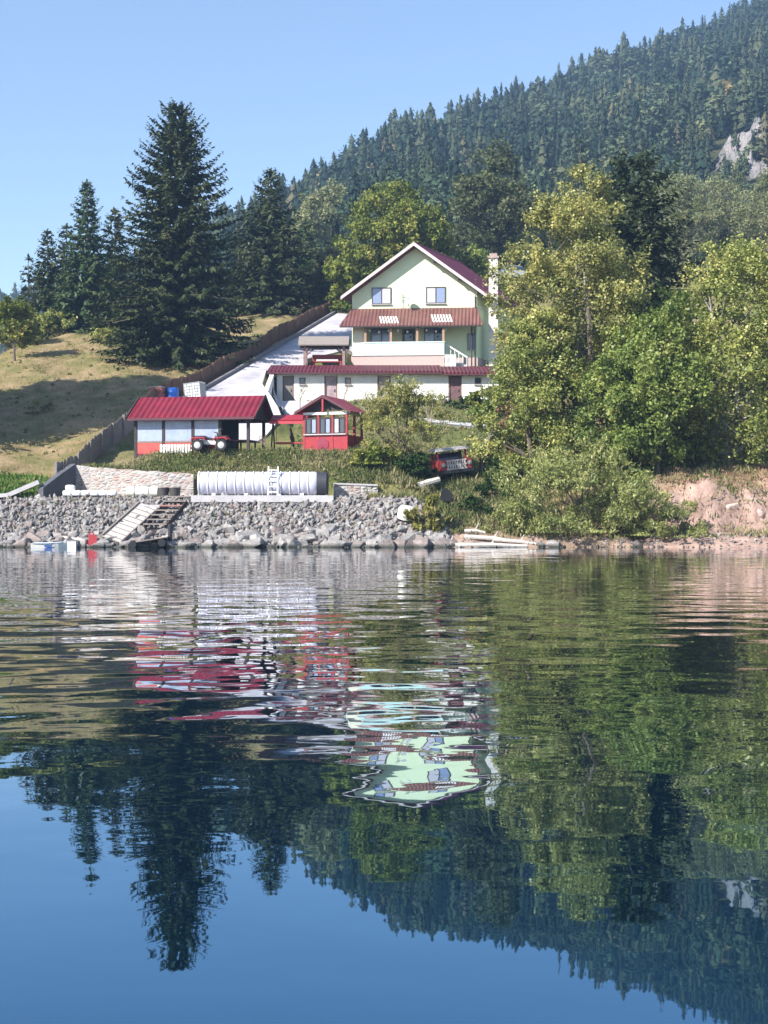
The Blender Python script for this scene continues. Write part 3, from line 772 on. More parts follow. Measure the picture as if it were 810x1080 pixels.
#PART3
roof_side = corrugated('maroon_roof_metal', (.17, .013, .036), (.13, .011, .03), 3.0, axis=1)
def window(parent, cx, y, z0, z1, w, panes=('d', 'c'), frame=None, name='window', depth=.09):
    frame = frame or pvc_dark
    f = MB(); t = .07
    f.box((cx - w/2, y - depth, z0), (cx - w/2 + t, y, z1)); f.box((cx + w/2 - t, y - depth, z0), (cx + w/2, y, z1))
    f.box((cx - w/2 + t, y - depth, z0), (cx + w/2 - t, y, z0 + t)); f.box((cx - w/2 + t, y - depth, z1 - t), (cx + w/2 - t, y, z1))
    n = len(panes); iw = (w - 2*t) / n
    for i in range(1, n):
        f.box((cx - w/2 + t + iw*i - t/2, y - depth, z0 + t), (cx - w/2 + t + iw*i + t/2, y, z1 - t))
    fo = f.build(name, frame, parent)
    MB().box((cx - w/2 - .06, y - depth - .07, z0 - .06), (cx + w/2 + .06, y, z0 - .003)).build('sill', concrete, fo)
    for i, k in enumerate(panes):
        a = cx - w/2 + t + iw*i + (t/2 if i else 0); b = cx - w/2 + t + iw*(i+1) - (t/2 if i < n-1 else 0)
        MB().box((a, y - depth*.55, z0 + t), (b, y - depth*.3, z1 - t)).build('pane', {'d': glass_dark, 'c': curtain_glass, 'b': glass_blue}[k], fo)
    return fo

# ------------------------------------------------------------------ the house
HB = 13.75
ho = thing('house', 'two-storey pale green gabled house with dark red roof above the white outbuilding', 'house', (2.52, 118, HB), R(-5)); ho.scale = (.945, 1, 1)
W2, RZ, SL, DEP = 5.5, 10.35, .69, 8.2
eave = lambda x: RZ - SL * abs(x)
MB().prism([(-W2, .9), (W2, .9), (W2, eave(W2) - .2), (0, RZ - .2), (-W2, eave(W2) - .2)], 'y', 0, DEP).build('wall', green_wall, ho)
MB().box((-W2 - .05, -.05, -.6), (W2 + .05, DEP + .05, .897)).build('plinth', pink, ho)
rf = MB(); EX = 6.36
for s in (-1, 1):
    rf.prism([(0, RZ), (s*EX, eave(EX)), (s*EX, eave(EX) - .14), (0, RZ - .14)], 'y', -.85, DEP + .5)
rfo = rf.build('roof', roof_side, ho)
rc = MB(); rc.prism([(-.2, RZ - .1), (.2, RZ - .1), (0, RZ + .07)], 'y', -.87, DEP + .52); rc.build('ridge_cap', roof_side, rfo)
for s in (-1, 1):
    b = MB(); b.prism([(0, RZ + .03), (s*(EX+.04), eave(EX) + .02), (s*(EX+.04), eave(EX) - .26), (0, RZ - .27)], 'y', -.93, -.852)
    b.build('barge_board', mat('pale_barge', (.60, .54, .52), (.48, .42, .42), scale=3, rough=.8), rfo)
    g = MB(); g.tube([(s*(EX+.08), -.8, eave(EX) - .12), (s*(EX+.08), DEP + .4, eave(EX) - .12)], .07, 8); g.build('gutter', pvc_dark, rfo)
    for k in (.28, .62, .93):
        x = s * EX * k; MB().box((x - .08, -.84, eave(x) - .34), (x + .08, -.002, eave(x) - .15)).build('purlin', wood_dark, rfo)
window(ho, -2.9, 0, 5.42, 6.8, 1.72, ('b', 'c'))
window(ho, 1.88, 0, 5.42, 6.8, 1.72, ('c', 'b'))
sd = MB(); sd.disc_lathe([(.02, 0), (.18, .025), (.33, .09), (.345, .09), (.19, .012), (.02, -.02)], 20, 0, Matrix.Translation((-.45, -.55, 5.62)) @ Matrix.Rotation(R(78), 4, 'X') @ Matrix.Rotation(R(-32), 4, 'Y'))
sdo = sd.build('satellite_dish', mat('dish_grey', (.40, .40, .42), rough=.6), ho, smooth=True)
MB().tube([(-.5, 0, 5.25), (-.5, -.35, 5.3), (-.5, -.5, 5.42)], .03, 6).tube([(-.5, -.52, 5.15), (-.5, -.9, 5.35)], .02, 5).build('dish_arm', metal_grey, sdo)
MB().tube([(-1.05, -.12, 5.15), (-1.05, -.12, 6.35)], .025, 5).tube([(-1.05, -.02, 5.6), (-1.05, -.12, 5.6)], .025, 5).bar((-1.3, -.12, 6.1), (-.8, -.12, 6.1), .03, .03).bar((-1.2, -.12, 5.8), (-.9, -.12, 5.8), .03, .03).build('antenna', metal_grey, ho)
# the plan is a slanted parallelogram: walls and roof run back towards the right
for o_ in [ho] + list(ho.children_recursive):
    if o_.type == 'MESH' and o_.name.split('.')[0] in ('wall', 'plinth', 'roof', 'ridge_cap', 'barge_board', 'gutter'):
        for v_ in o_.data.vertices: v_.co.x += .43 * max(v_.co.y, 0)
# awning over the ground floor
aw = MB(); T0, T1 = 5.06, 3.36; AY = -2.25; YL, YR = -2.4, -2.1
aw.add([(-5.55, -.003, T0), (5.5, -.003, T0), (6.0, YR, T1), (-6.35, YL, T1), (-5.55, -.003, T0 - .07), (5.5, -.003, T0 - .07), (6.0, YR, T1 - .07), (-6.35, YL, T1 - .07)],
       [(0,1,2,3), (4,7,6,5), (0,4,5,1), (1,5,6,2), (2,6,7,3), (3,7,4,0)])
awo = aw.build('awning', awning_m, ho)
MB().bar((-6.3, YL, T1 - .118), (5.97, YR, T1 - .118), .08, .09).build('fascia', wood_dark, awo)
def awpt(x, f): return (x, (YL + (YR - YL) * (x + 6.35) / 12.35) * f, T0 + (T1 - T0) * f)
for x0, x1, f0, f1 in ((-3.0, -1.35, .5, .9), (1.5, 3.3, .42, .86)):
    pc = MB(); k = 7
    for i in range(k):
        a = x0 + (x1 - x0) * i / k; b = a + (x1 - x0) / k * .55; sh = .25
        vs = [Vector(awpt(a, f0)), Vector(awpt(b, f0)), Vector(awpt(b + sh, f1)), Vector(awpt(a + sh, f1))]
        n_ = (vs[1] - vs[0]).cross(vs[3] - vs[0]).normalized()
        if n_.z < 0: n_ = -n_
        pc.add([v + n_ * .004 for v in vs] + [v + n_ * .03 for v in vs], [(0,3,2,1),(4,5,6,7),(0,1,5,4),(1,2,6,5),(2,3,7,6),(3,0,4,7)])
    pc.build('white_strips', white, awo)  # narrow white strips laid on the awning sheet
for i in range(9):
    x = -3.75 + .82 * i; z = 3.0 - .13 * ((i % 3) == 1)
    MB().disc_lathe([(.01, .1), (.06, .085), (.1, 0), (.06, -.085), (.01, -.1)], 10, 0, Matrix.Translation((x, -1.75, z))).build('bulb', white, awo, smooth=True)
MB().tube([(-4.1, -1.75, 3.2)] + [(-3.75 + .82 * i, -1.75, 3.0 - .13 * ((i % 3) == 1) + .12) for i in range(9)] + [(3.0, -1.75, 3.2)], .012, 4).build('cable', black, awo)
# veranda
MB().box((-5.35, -2.0, -.6), (2.72, -.052, .9)).build('veranda_base', pink, ho)
MB().box((-5.3, -1.35, .902), (-4.25, -.002, 4.0)).build('sunlit_wall_block', lit_cream, ho)  # block added before the facade, coloured as its sunlit part
ba = MB(); ba.box((-4.24, -2.02, .95), (2.72, -1.92, 1.95)); bao = ba.build('balustrade', turq, ho)
MB().box((-4.26, -2.06, 1.952), (2.76, -1.88, 2.03)).build('handrail', white, bao)
MB().box((-5.3, -2.06, .902), (2.76, -1.9, .948)).build('step_edge', concrete, bao)
for x in (-4.12, -1.9, .38, 2.64):
    MB().box((x - .1, -2.0, 2.032), (x + .1, -1.8, 3.42)).build('veranda_post', mat('tan_post', (.42, .26, .18), (.3, .18, .12), scale=5), ho)
window(ho, -2.9, -.002, 1.35, 3.35, 1.9, ('b', 'b'))
window(ho, 1.75, -.002, 1.35, 3.35, 1.75, ('b', 'd'))
d = MB(); d.box((-1.05, -.08, .95), (.05, -.003, 3.3)); do = d.build('door', pvc_dark, ho)
MB().box((-.85, -.1, 1.7), (-.15, -.082, 3.1)).build('pane', glass_dark, do); MB().tube([(-.08, -.14, 2.0), (-.2, -.14, 2.0)], .02, 6).build('handle', metal_grey, do)
window(ho, 5.0, -.002, 1.55, 2.9, .7, ('d',))
MB().box((5.0, -1.5, -.3), (5.12, -1.38, 3.3)).build('awning_post', wood_dark, ho)
MB().tube([(5.32, -.1, -.3), (5.32, -.1, 6.0), (6.2, -.6, 6.3)], .05, 8).build('downpipe', pvc_dark, ho)
st = MB()
for k in range(5): st.box((2.85 + .36*k, -1.5, -.4), (3.21 + .36*k - .003, -.4, .9 - .18*k))
sto = st.build('stair', concrete, ho)
hr = MB(); hr.bar((2.85, -1.5, 1.85), (4.7, -1.5, .75), .09, .12)
for k in range(6):
    x = 2.9 + .35*k; z = 1.85 - .594*(x - 2.85); hr.bar((x, -1.5, z - 1.0), (x, -1.5, z), .05, .05)
hr.build('stair_rail', white, sto)
gt = MB()
for k in range(9): gt.box((2.78 + .11*k, -2.14, -.2), (2.85 + .11*k, -2.1, .95))
gt.box((2.75, -2.1, .7), (3.75, -2.06, .8)); gt.box((2.75, -2.1, .1), (3.75, -2.06, .2)); gt.build('slatted_gate', white, ho)
chm = MB(); chm.box((6.5, .5, -.4), (7.3, 1.25, 9.2)); cho = chm.build('chimney', mat('chimney_render', (.76, .72, .70), (.50, .44, .42), scale=5, rough=.9, bump=.02), ho)
MB().box((6.4, .4, 9.202), (7.4, 1.35, 9.36)).box((6.57, .57, 9.362), (7.23, 1.18, 9.62)).build('chimney_cap', mat('brick_cap', (.42, .33, .30), (.3, .22, .2), scale=8, rough=.9), cho)

# ------------------------------------------------------------------ white outbuilding below it
ob = thing('outbuilding', 'long low white outbuilding with dark red lean-to roof below the house', 'outbuilding', (0, 107, 10.0))
X0, X1 = xa(292, 107), xa(526, 107)
doors = [(xa(298, 107), xa(310, 107), 'd1'), (xa(342, 107), xa(356, 107), 'd2'), (xa(398, 107), xa(412, 107), 'd2'), (xa(473, 107), xa(487, 107), 'd3')]
segs = []; cur = X0
for a, b, k in doors: segs.append((cur, a)); cur = b
segs.append((cur, X1))
wm = MB()
for a, b in segs: wm.box((a, 0, -.4), (b, .28, 2.36))
for a, b, k in doors: wm.box((a, .02, 2.12), (b, .28, 2.36))
wm.prism([(.282, -.4), (2.7, -.4), (2.7, 3.1), (.282, 2.45)], 'x', X0, X0 + .28); wm.prism([(.282, -.4), (2.7, -.4), (2.7, 2.98), (.282, 2.38)], 'x', X1 - .28, X1); wm.box((X0, 2.7, -.4), (X1, 2.95, 2.95))
wm.build('wall', plaster, ob)
dm = {'d1': wood_grey, 'd2': mat('pinkish_door', (.42, .33, .36), (.25, .17, .19), scale=3, rough=.8), 'd3': mat('maroon_door', (.20, .10, .11), (.12, .07, .08), scale=3, rough=.8)}
for a, b, k in doors:
    o = MB().box((a + .09, .12, -.3), (b - .09, .18, 2.118)).build('door', dm[k], ob)
    MB().box((a, .03, -.35), (a + .087, .16, 2.118)).box((b - .087, .03, -.35), (b, .16, 2.118)).build('frame', wood_brown, o)
    MB().box((b - .25, .09, .9), (b - .18, .119, 1.1)).build('handle', black, o)
for px, w in ((319, .34), (367, .34), (504, .34)):
    window(ob, xa(px, 107), -.003, 1.45, 1.95, w + .12, ('d',), depth=.06)
for (a, b, dz, yo) in ((xa(282, 106.5), xa(466, 106.5), 0, 0), (xa(466.5, 106.5), xa(527, 106.5), -.1, .05)):
    r_ = MB(); y0, z0, y1, z1 = -.62 + yo, 2.42 + dz, 2.95, 3.22 + dz
    r_.prism([(y0, z0), (y1, z1), (y1, z1 - .1), (y0, z0 - .1)], 'x', a, b)
    ro = r_.build('roof', maroon, ob)
    MB().box((a + .003, y0 + .01, z0 - .22), (b - .003, y0 + .07, z0 - .103)).build('fascia', mat('dark_fascia', (.10, .03, .045), rough=.7), ro)
MB().box((xa(284, 107), -.12, 2.0), (X0 - .003, 2.6, 2.3)).build('beam', wood_grey, ob)
rwl = wall_strip('retaining_wall', [(-8.3, 97.6, h(-9.0, 97.6) + .12), (-8.35, 101, h(-9.3, 101) + .12), (-8.38, 104, h(-9.4, 104) + .12), (-8.4, 106.8, h(-9.4, 106.8) + .12)], 6.5, .3, plaster, 'white rendered retaining wall between the driveway and the left end of the outbuilding')
# ------------------------------------------------------------------ wooden pergola beside the house
pg = thing('pergola', 'old timber pergola with a shingled roof left of the house', 'pergola', (xa(342.5, 112), 112, h(xa(342.5, 112), 112)))
pz = pg.location.z; w = 1.62
for sx_ in (-1, 1):
    for y in (-.9, .9):
        p = MB(); p.bar((sx_*(w - .1), y, -.3), (sx_*(w - .1), y, za(362, 112) - pz), .22, .22); p.build('post', mat('mauve_post', (.33, .22, .22), (.2, .13, .13), scale=5), pg)
        MB().bar((sx_*(w - .12), y, 1.05), (sx_*(w - .75), y, 1.6), .12, .1).build('brace', wood_grey, pg)
rz0 = za(363.5, 111) - pz
r_ = MB(); r_.prism([(-1.35, rz0), (0, rz0 + .78), (1.35, rz0), (1.35, rz0 - .1), (0, rz0 + .66), (-1.35, rz0 - .1)], 'x', -w - .4, w + .3)
r_.build('roof', wood_grey, pg)
MB().box((-w - .3, -1.0, rz0 - .25), (w + .25, -.8, rz0 - .102)).build('beam', wood_dark, pg)
bn = thing('garden_bench', 'red garden bench with a pale seat cushion under the timber pergola', 'bench', (xa(344, 112) + .1, 111.8, pz))
MB().box((-1.2, -.25, .38), (1.2, .3, .46)).build('seat', red_dull, bn); MB().box((-1.2, .3, .5), (1.2, .36, 1.02)).build('backrest', red_dull, bn)
for sx_ in (-1.12, .98):
    MB().box((sx_, -.22, -.1), (sx_ + .14, .28, .378)).build('leg', red_dull, bn); MB().bar((sx_ + .07, -.25, .62), (sx_ + .07, .3, .75), .12, .08).build('armrest', red_dull, bn)
MB().box((-.85, -.27, .462), (.85, .2, .6)).build('cushion', tank_rib, bn)

# ------------------------------------------------------------------ red roofed shed
sx0 = thing('open_shed', 'open timber shed with a crimson sheet roof behind the quad bike', 'shed', (xa(213, 80.6), 80.6, 5.05), R(-10))
sh = sx0
hl = 3.42
ez, rz_ = za(440, 78.6) - 5.05, za(418.5, 80.8) - 5.05
r_ = MB(); r_.prism([(-2.15, ez), (0, rz_), (2.15, ez), (2.15, ez - .09), (0, rz_ - .09), (-2.15, ez - .09)], 'x', -hl - .25, hl + .25)
ro = r_.build('roof', crimson, sh)
gb = MB()
for s in (-1, 1):
    gb.bar((hl + .29, s*2.17, ez - .05), (hl + .29, 0, rz_ - .04), .05, .2); gb.bar((-hl - .29, s*2.17, ez - .05), (-hl - .29, 0, rz_ - .04), .05, .2)
gb.build('barge_board', wood_dark, ro)
MB().box((-hl - .22, -2.2, ez - .16), (hl + .22, -2.152, ez - .02)).build('fascia', mat('dark_fascia', (.1, .03, .045)), ro)
MB().prism([(-1.7, ez - .05), (1.7, ez - .05), (0, rz_ - .25)], 'x', hl - .12, hl - .06).build('gable_board', wood_dark, sh)
for x in (-hl + .1, -1.7, 0.0, 1.55, hl - .25):
    for y in (-1.65, 1.65):
        MB().box((x - .08, y - .08, -.2), (x + .08, y + .08, ez - .02)).build('post', wood_dark, sh)
MB().box((-hl + .1, 1.5, -.1), (hl - 1.7, 1.56, ez)).build('back_wall', wood_dark, sh); MB().box((-hl, -1.5, -.1), (-hl + .06, 1.5, ez)).build('side_wall', wood_dark, sh)
for a, b in ((-hl + .2, -1.78), (-1.62, -.08), (.08, 1.47)):
    MB().box((a, -1.69, .68), (b, -1.66, ez - .12)).build('sheet_panel', tarp, sh)
    MB().box((a, -1.72, .58), (b, -1.62, .677)).build('rail', wood_grey, sh)
    MB().box((a, -1.7, -.1), (b, -1.64, .577)).build('lower_panel', mat('faded_red_boards', (.52, .10, .085), (.40, .07, .07), scale=3, rough=.8), sh)
MB().box((-hl, -1.7, -.3), (hl, 1.7, -.02)).build('floor', wood_dark, sh)
tb = thing('work_table', 'dark wooden table standing in the open right end of the crimson roofed shed', 'table', sh.matrix_basis @ Vector((2.5, 0, 0)), R(-10))
MB().box((-.5, -.8, .68), (.5, .8, .75)).build('table_top', wood_brown, tb)
for a in (-.42, .42):
    for b in (-.7, .7): MB().box((a - .04, b - .04, -.02), (a + .04, b + .04, .677)).build('leg', wood_dark, tb)

# quad bike in front of it
def wheel(parent, x, y, r, w, name='wheel', rimc=None):
    M = Matrix.Translation((x, y, r)) @ Matrix.Rotation(R(90), 4, 'X')
    o = MB().disc_lathe([(r*.55, -w/2), (r*.9, -w/2), (r, -w*.3), (r, w*.3), (r*.9, w/2), (r*.55, w/2)], 18, 0, M).build(name, rubber, parent, smooth=True)
    MB().disc_lathe([(.02, -w*.58), (r*.5, -w*.54), (r*.56, -w*.5), (r*.56, w*.5), (r*.5, w*.54), (.02, w*.58)], 14, 0, M).build('rim', rimc or tank_rib, o, smooth=True)
    return o
gz = h(xa(224, 77.9), 78.4)
aq = thing('quad_bike', 'red and white quad bike parked side-on before the crimson roofed shed', 'quad bike', (xa(222.5, 78), 78.05, 5.08), R(-6))
for x in (-.66, .66):
    for y in (-.38, .38): wheel(aq, x, y, .33, .24, rimc=mat('pale_rim', (.5, .5, .5), (.35, .35, .36), rough=.5))
bd = MB(); bd.prism([(-.75, .5), (-.3, .38), (.35, .38), (.75, .5), (.8, .66), (.35, .66), (.1, .56), (-.2, .62), (-.8, .66)], 'y', -.18, .18)
bd.build('body', white, aq)
for x, s in ((-.62, -1), (.62, 1)):
    f = MB()
    for y0, y1 in ((-.55, -.16), (.16, .55)):
        f.prism([(x - .42, .62), (x - .3, .76), (x + .3, .78), (x + .42, .64), (x + .36, .6), (x + .26, .71), (x - .26, .7), (x - .36, .58)], 'y', y0, y1)
    f.build('mudguard', red_paint, aq)
    rk = MB()
    for y in (-.3, 0, .3): rk.bar((x - .35, y, .84), (x + .35, y, .84), .03, .03)
    for k in (-.33, .33): rk.bar((x + k, -.32, .84), (x + k, .32, .84), .03, .03); rk.bar((x + k, -.2, .7), (x + k, -.2, .84), .03, .03)
    rk.build('rack', black, aq)
MB().prism([(-.5, .66), (.12, .62), (.15, .72), (-.1, .78), (-.5, .8)], 'y', -.15, .15).build('seat', black, aq)
MB().tube([(.42, 0, .66), (.34, 0, 1.0)], .04, 6).tube([(.26, -.38, 1.03), (.34, -.1, 1.02), (.34, .1, 1.02), (.26, .38, 1.03)], .025, 6).build('handlebar', black, aq)
MB().disc_lathe([(.09, 0), (.1, .03), (.02, .05)], 10, 0, Matrix.Translation((.84, 0, .7)) @ Matrix.Rotation(R(90), 4, 'Y')).build('headlight', glass_blue, aq)
MB().tube([(.5, .3, .7), (.5, .3, 1.18)], .02, 5).disc_lathe([(.02, 0), (.08, .05), (.1, .2), (.02, .24)], 8, 0, Matrix.Translation((.5, .3, 1.1))).build('mirror', black, aq)
# white slatted barrier
bz = thing('slatted_barrier', 'low white slatted barrier on the ground left of the quad bike', 'barrier', (xa(185, 77.95), 77.95, 5.05), R(-4))
for k in range(11): MB().box((-.85 + .155*k, -.02, -.05), (-.75 + .155*k, .02, .42)).build('slat', white, bz)
MB().box((-.87, .022, .28), (.9, .06, .36)).box((-.87, .022, .06), (.9, .06, .14)).build('rail', white, bz)

# ------------------------------------------------------------------ things stored behind the shed
zb = lambda px, Y: h(xa(px, Y), Y)
ib = thing('tank_crate', 'white caged box container tilted behind the shed roof', 'container', (xa(206.5, 96.5), 96.5, za(421.5, 96.5)), 0, rot=(0, R(-6), R(-15)))
MB().box((-.55, -.5, -.6), (.55, .5, 1.12)).build('box', white, ib)
cg = MB()
for k in range(7): cg.bar((-.57 + .19*k, -.53, 0), (-.57 + .19*k, -.53, 1.14), .03, .03)
for k in range(6): cg.bar((-.57, -.53, .1 + .2*k), (.57, -.53, .1 + .2*k), .03, .03)
for k in range(6): cg.bar((.58, -.5 + .2*k, 0), (.58, -.5 + .2*k, 1.14), .03, .03)
cg.build('cage', metal_grey, ib); MB().box((-.6, -.55, -.75), (.6, .55, -.603)).build('pallet', wood_grey, ib)
def barrel(name, label, px, Y, pyb, m, r=.42, hh=1.0, rim=None):
    o = thing(name, label, 'barrel', (xa(px, Y), Y, za(pyb, Y)))
    MB().disc_lathe([(r*.9, -.6), (r, -.55), (r, hh*.3), (r*1.04, hh*.33), (r, hh*.36), (r, hh*.64), (r*1.04, hh*.67), (r, hh*.7), (r*.97, hh*.97), (r*.9, hh)], 20).build('body', m, o, smooth=True)
    MB().disc_lathe([(.05, 0), (.05, .04)], 10, 0, Matrix.Translation((r*.5, 0, hh + .001))).build('bung', rim or black, o); return o
barrel('barrel', 'bright blue plastic barrel showing above the shed roof', 182.5, 95.6, 424, blue_pl, .38, .95)
barrel('barrel', 'dark barrel between the red crate and the blue barrel', 174.5, 95.9, 423, black, .32, .9, red_dull)
cr = thing('crate', 'faded red crate left of the barrels behind the shed roof', 'crate', (xa(166, 95.4), 95.4, za(419, 95.4)), R(-12))
for a, b in ((0, .3), (.34, .64)): MB().box((-.42, -.35, a - .5 * (a == 0)), (.42, .35, b)).build('side_board', mat('faded_crate', (.50, .16, .12), (.34, .1, .09), scale=5, rough=.8), cr)
MB().box((-.45, -.38, .642), (.45, .38, .7)).build('lid', wood_pale, cr)

# ------------------------------------------------------------------ red gazebo
gw, gd = 1.27, 1.15
ga = thing('gazebo', 'small red garden gazebo with a gabled crimson roof', 'gazebo', (xa(351.5, 79.8), 79.8, 5.02), R(-20))
ezg, rzg = za(434.5, 78.6) - 5.02, za(416.5, 78.3) - 5.02
ex = gw + .38
r_ = MB(); sl_ = (rzg - ezg) / ex
r_.prism([(-ex, ezg), (0, rzg), (ex, ezg), (ex, ezg - .07), (0, rzg - .08), (-ex, ezg - .07)], 'y', -gd - .45, gd + .35)
ro = r_.build('roof', corrugated('gazebo_sheet', (.27, .014, .038), (.20, .012, .03), 3.0, axis=1), ga)
gb = MB()
for s in (-1, 1): gb.prism([(0, rzg + .02), (s*(ex + .03), ezg + .01), (s*(ex + .03), ezg - .13), (0, rzg - .15)], 'y', -gd - .5, -gd - .452)
gb.build('barge_board', mat('dark_fascia', (.1, .03, .045)), ro)
MB().prism([(-gw + .05, ezg + .1), (gw - .05, ezg + .1), (0, rzg - .16)], 'y', -gd + .06, -gd + .1).build('gable_board', wood_dark, ro)
MB().box((-.05, -gd - .44, ezg - .05), (.05, -gd - .34, rzg - .1)).build('king_post', red_paint, ro)
bm_ = MB(); bm_.box((-gw - .06, -gd - .07, ezg - .14), (gw + .06, -gd + .05, ezg + .0)); bm_.box((gw - .06, -gd + .052, ezg - .14), (gw + .06, gd, ezg)); bm_.box((-gw - .06, -gd + .052, ezg - .14), (-gw + .06, gd, ezg)); bm_.build('beam', tank_rib, ga)
for x in (-gw, -gw*.33, gw*.33, gw):
    MB().box((x - .06, -gd - .06, .05), (x + .06, -gd + .06, ezg - .142)).build('post', red_paint, ga)
for x in (-gw, gw):
    for y in (0, gd): MB().box((x - .06, y - .06, .05), (x + .06, y + .06, ezg - .142)).build('post', red_paint, ga)
PH = 1.0
MB().box((-gw + .06, -gd - .035, .1), (gw - .06, -gd + .03, PH)).build('front_panel', red_paint, ga)
for s in (-1, 1): MB().box((s*gw - .03, -gd + .06, .1), (s*gw + .03, gd - .06, PH)).build('side_panel', red_paint, ga)
MB().box((-gw + .06, gd - .03, .1), (gw - .06, gd + .03, PH)).build('rear_panel', red_paint, ga)
MB().box((-gw - .05, -gd - .09, PH + .002), (gw + .05, -gd + .062, PH + .06)).build('rail', wood_brown, ga)
for x in (-gw*.66, 0.0, gw*.66):
    window(ga, x, -gd + .0, PH + .063, ezg - .3, gw*.56, ('d', 'b') if x < .5 else ('c', 'd'), frame=wood_dark)
MB().disc_lathe([(.02, 0), (.34, 0), (.36, .03), (.02, .04)], 24, 0, Matrix.Translation((-.15, -gd - .04, .5)) @ Matrix.Rotation(R(90), 4, 'X')).build('round_emblem', mat('plum_disc', (.24, .02, .05), rough=.6), ga)
MB().box((-gw, -gd, -.3), (gw, gd, .098)).build('floor', concrete, ga)
gt_ = thing('dining_table', 'wooden table standing inside the small red gazebo', 'table', (xa(351.5, 79.9), 79.9, 5.12), R(-20))
MB().disc_lathe([(.5, .7), (.52, .72), (.5, .76)], 20).build('table_top', wood_brown, gt_); MB().tube([(0, 0, 0), (0, 0, .698)], [.16, .07], 10).build('leg', wood_brown, gt_)

# canopy swing between shed and gazebo
sw = thing('garden_swing', 'red canopied garden swing between the shed and the gazebo', 'swing', (xa(305, 80.4), 80.4, h(xa(305, 80.4), 80.4) - .02), R(-4))
tz = za(437.5, 80.4) - sw.location.z
MB().prism([(-.75, tz - .42), (-.6, tz - .4), (.6, tz - .02), (.75, tz - .04), (.75, tz + .02), (.6, tz + .04), (-.6, tz - .34), (-.78, tz - .34)], 'x', -1.0, 1.22).build('canopy', red_paint, sw)
MB().box((-1.0, -.79, tz - .56), (1.22, -.76, tz - .41)).build('valance', mat('rose_cloth', (.50, .07, .09), (.38, .05, .07), scale=8), sw)
for x in (-.92, 1.14):
    MB().tube([(x, -.65, 0), (x, 0, tz - .25)], .045, 6).build('leg', wood_dark, sw); MB().tube([(x, .65, 0), (x, 0, tz - .25)], .045, 6).build('leg', wood_dark, sw)
MB().box((-.75, -.3, .42), (.98, .28, .52)).build('seat', red_dull, sw); MB().bar((.115, .28, .55), (.115, .45, 1.05), 1.7, .07, up=(1,0,0)).build('backrest', wood_dark, sw)
for x in (-.72, .95): MB().tube([(x, -.1, .5), (x, 0, tz - .24)], .015, 4).build('hanger', black, sw)

# ------------------------------------------------------------------ red truck, tyre, drum, board fence at right
tz0 = h(xa(479, 78.4), 78.4)
tr_ = thing('small_truck', 'battered red truck with a pale roof and white slatted grille, tilted on the bank', 'truck', (xa(479, 78.6), 79.0, za(503, 78.6)), 0, rot=(R(2), R(-7), R(14)))
MB().box((-.9, -.7, .45), (.9, .3, .98)).box((-.86, .3, .45), (.86, 1.0, .9)).build('hood', mat('rusty_red', (.30, .028, .03), (.17, .03, .025), scale=4, rough=.7), tr_)
gr = MB()
for k in range(8): gr.box((-.52 + .14*k, -.76, .52), (-.44 + .14*k, -.72, .92))
gr.box((-.56, -.75, .9), (.6, -.705, .98)); gr.box((-.56, -.75, .66), (.6, -.715, .74)); gr.box((-.56, -.75, .44), (.6, -.705, .52)); gr.build('grille', mat('dull_white', (.52, .50, .48), (.34, .32, .31), scale=6), tr_)
for x in (-.72, .78): MB().disc_lathe([(.12, 0), (.13, .05), (.02, .08)], 12, 0, Matrix.Translation((x, -.7, .74)) @ Matrix.Rotation(R(90), 4, 'X')).build('headlight', mat('dull_lamp', (.25, .24, .24), rough=.3), tr_)
MB().box((-.98, -.82, .26), (.98, -.7, .42)).build('bumper', black, tr_)
for x in (-.82, .82):
    cb = MB()
    cb.bar((x, -.1, .98), (x, .05, 1.5), .09, .09); cb.build('cab_pillar', red_paint, tr_); cb = MB(); cb.bar((x, 1.0, .9), (x, 1.0, 1.5), .09, .09); cb.build('cab_pillar', red_paint, tr_)

MB().box((-.76, -.06, 1.0), (.76, -.02, 1.46), M=Matrix.Rotation(R(-14), 4, 'X') @ Matrix.Translation((0, .3, 0))).build('windscreen', glass_dark, tr_)
MB().prism([(-.98, 1.5), (.98, 1.5), (.9, 1.66), (-.9, 1.66)], 'y', -.3, 1.3).build('roof', concrete, tr_)
MB().box((-.9, 1.05, .4), (.9, 2.4, .95)).build('cargo_bed', red_dull, tr_)
for x in (-.78, .78):
    for y in (-.25, 1.8):
        M = Matrix.Translation((x, y, .3)) @ Matrix.Rotation(R(90), 4, 'Y')
        o = MB().disc_lathe([(.18, -.1), (.34, -.1), (.36, 0), (.34, .1), (.18, .1)], 16, 0, M).build('wheel', rubber, tr_, smooth=True); MB().disc_lathe([(.02, -.09), (.18, -.09), (.18, .09), (.02, .09)], 12, 0, M).build('rim', metal_grey, o)
def tyre(px, py, Y, tilt, label):
    o = thing('tyre', label, 'tyre', at(px, py, Y), 0, rot=(R(70), tilt, R(20)))
    MB().disc_lathe([(.2, -.1), (.36, -.11), (.4, 0), (.36, .11), (.2, .1)], 18).build('tread', rubber, o, smooth=True)
    MB().disc_lathe([(.02, -.05), (.19, -.07), (.19, .07), (.02, .05)], 14).build('rim', metal_grey, o)
tyre(470, 523, 75.2, .3, 'old black tyre lying on the bank below the red truck')
dr = thing('drum', 'white drum lying among the stones near the reeds', 'drum', at(428, 541, 71.8), 0, rot=(R(12), R(18), R(-30)))
MB().disc_lathe([(.36, -.3), (.4, -.27), (.4, -.1), (.42, -.08), (.4, -.06), (.4, .22), (.36, .26)], 20).build('body', white, dr, smooth=True); MB().disc_lathe([(.34, .261), (.34, .29), (.1, .3)], 20).build('lid', tank_rib, dr)
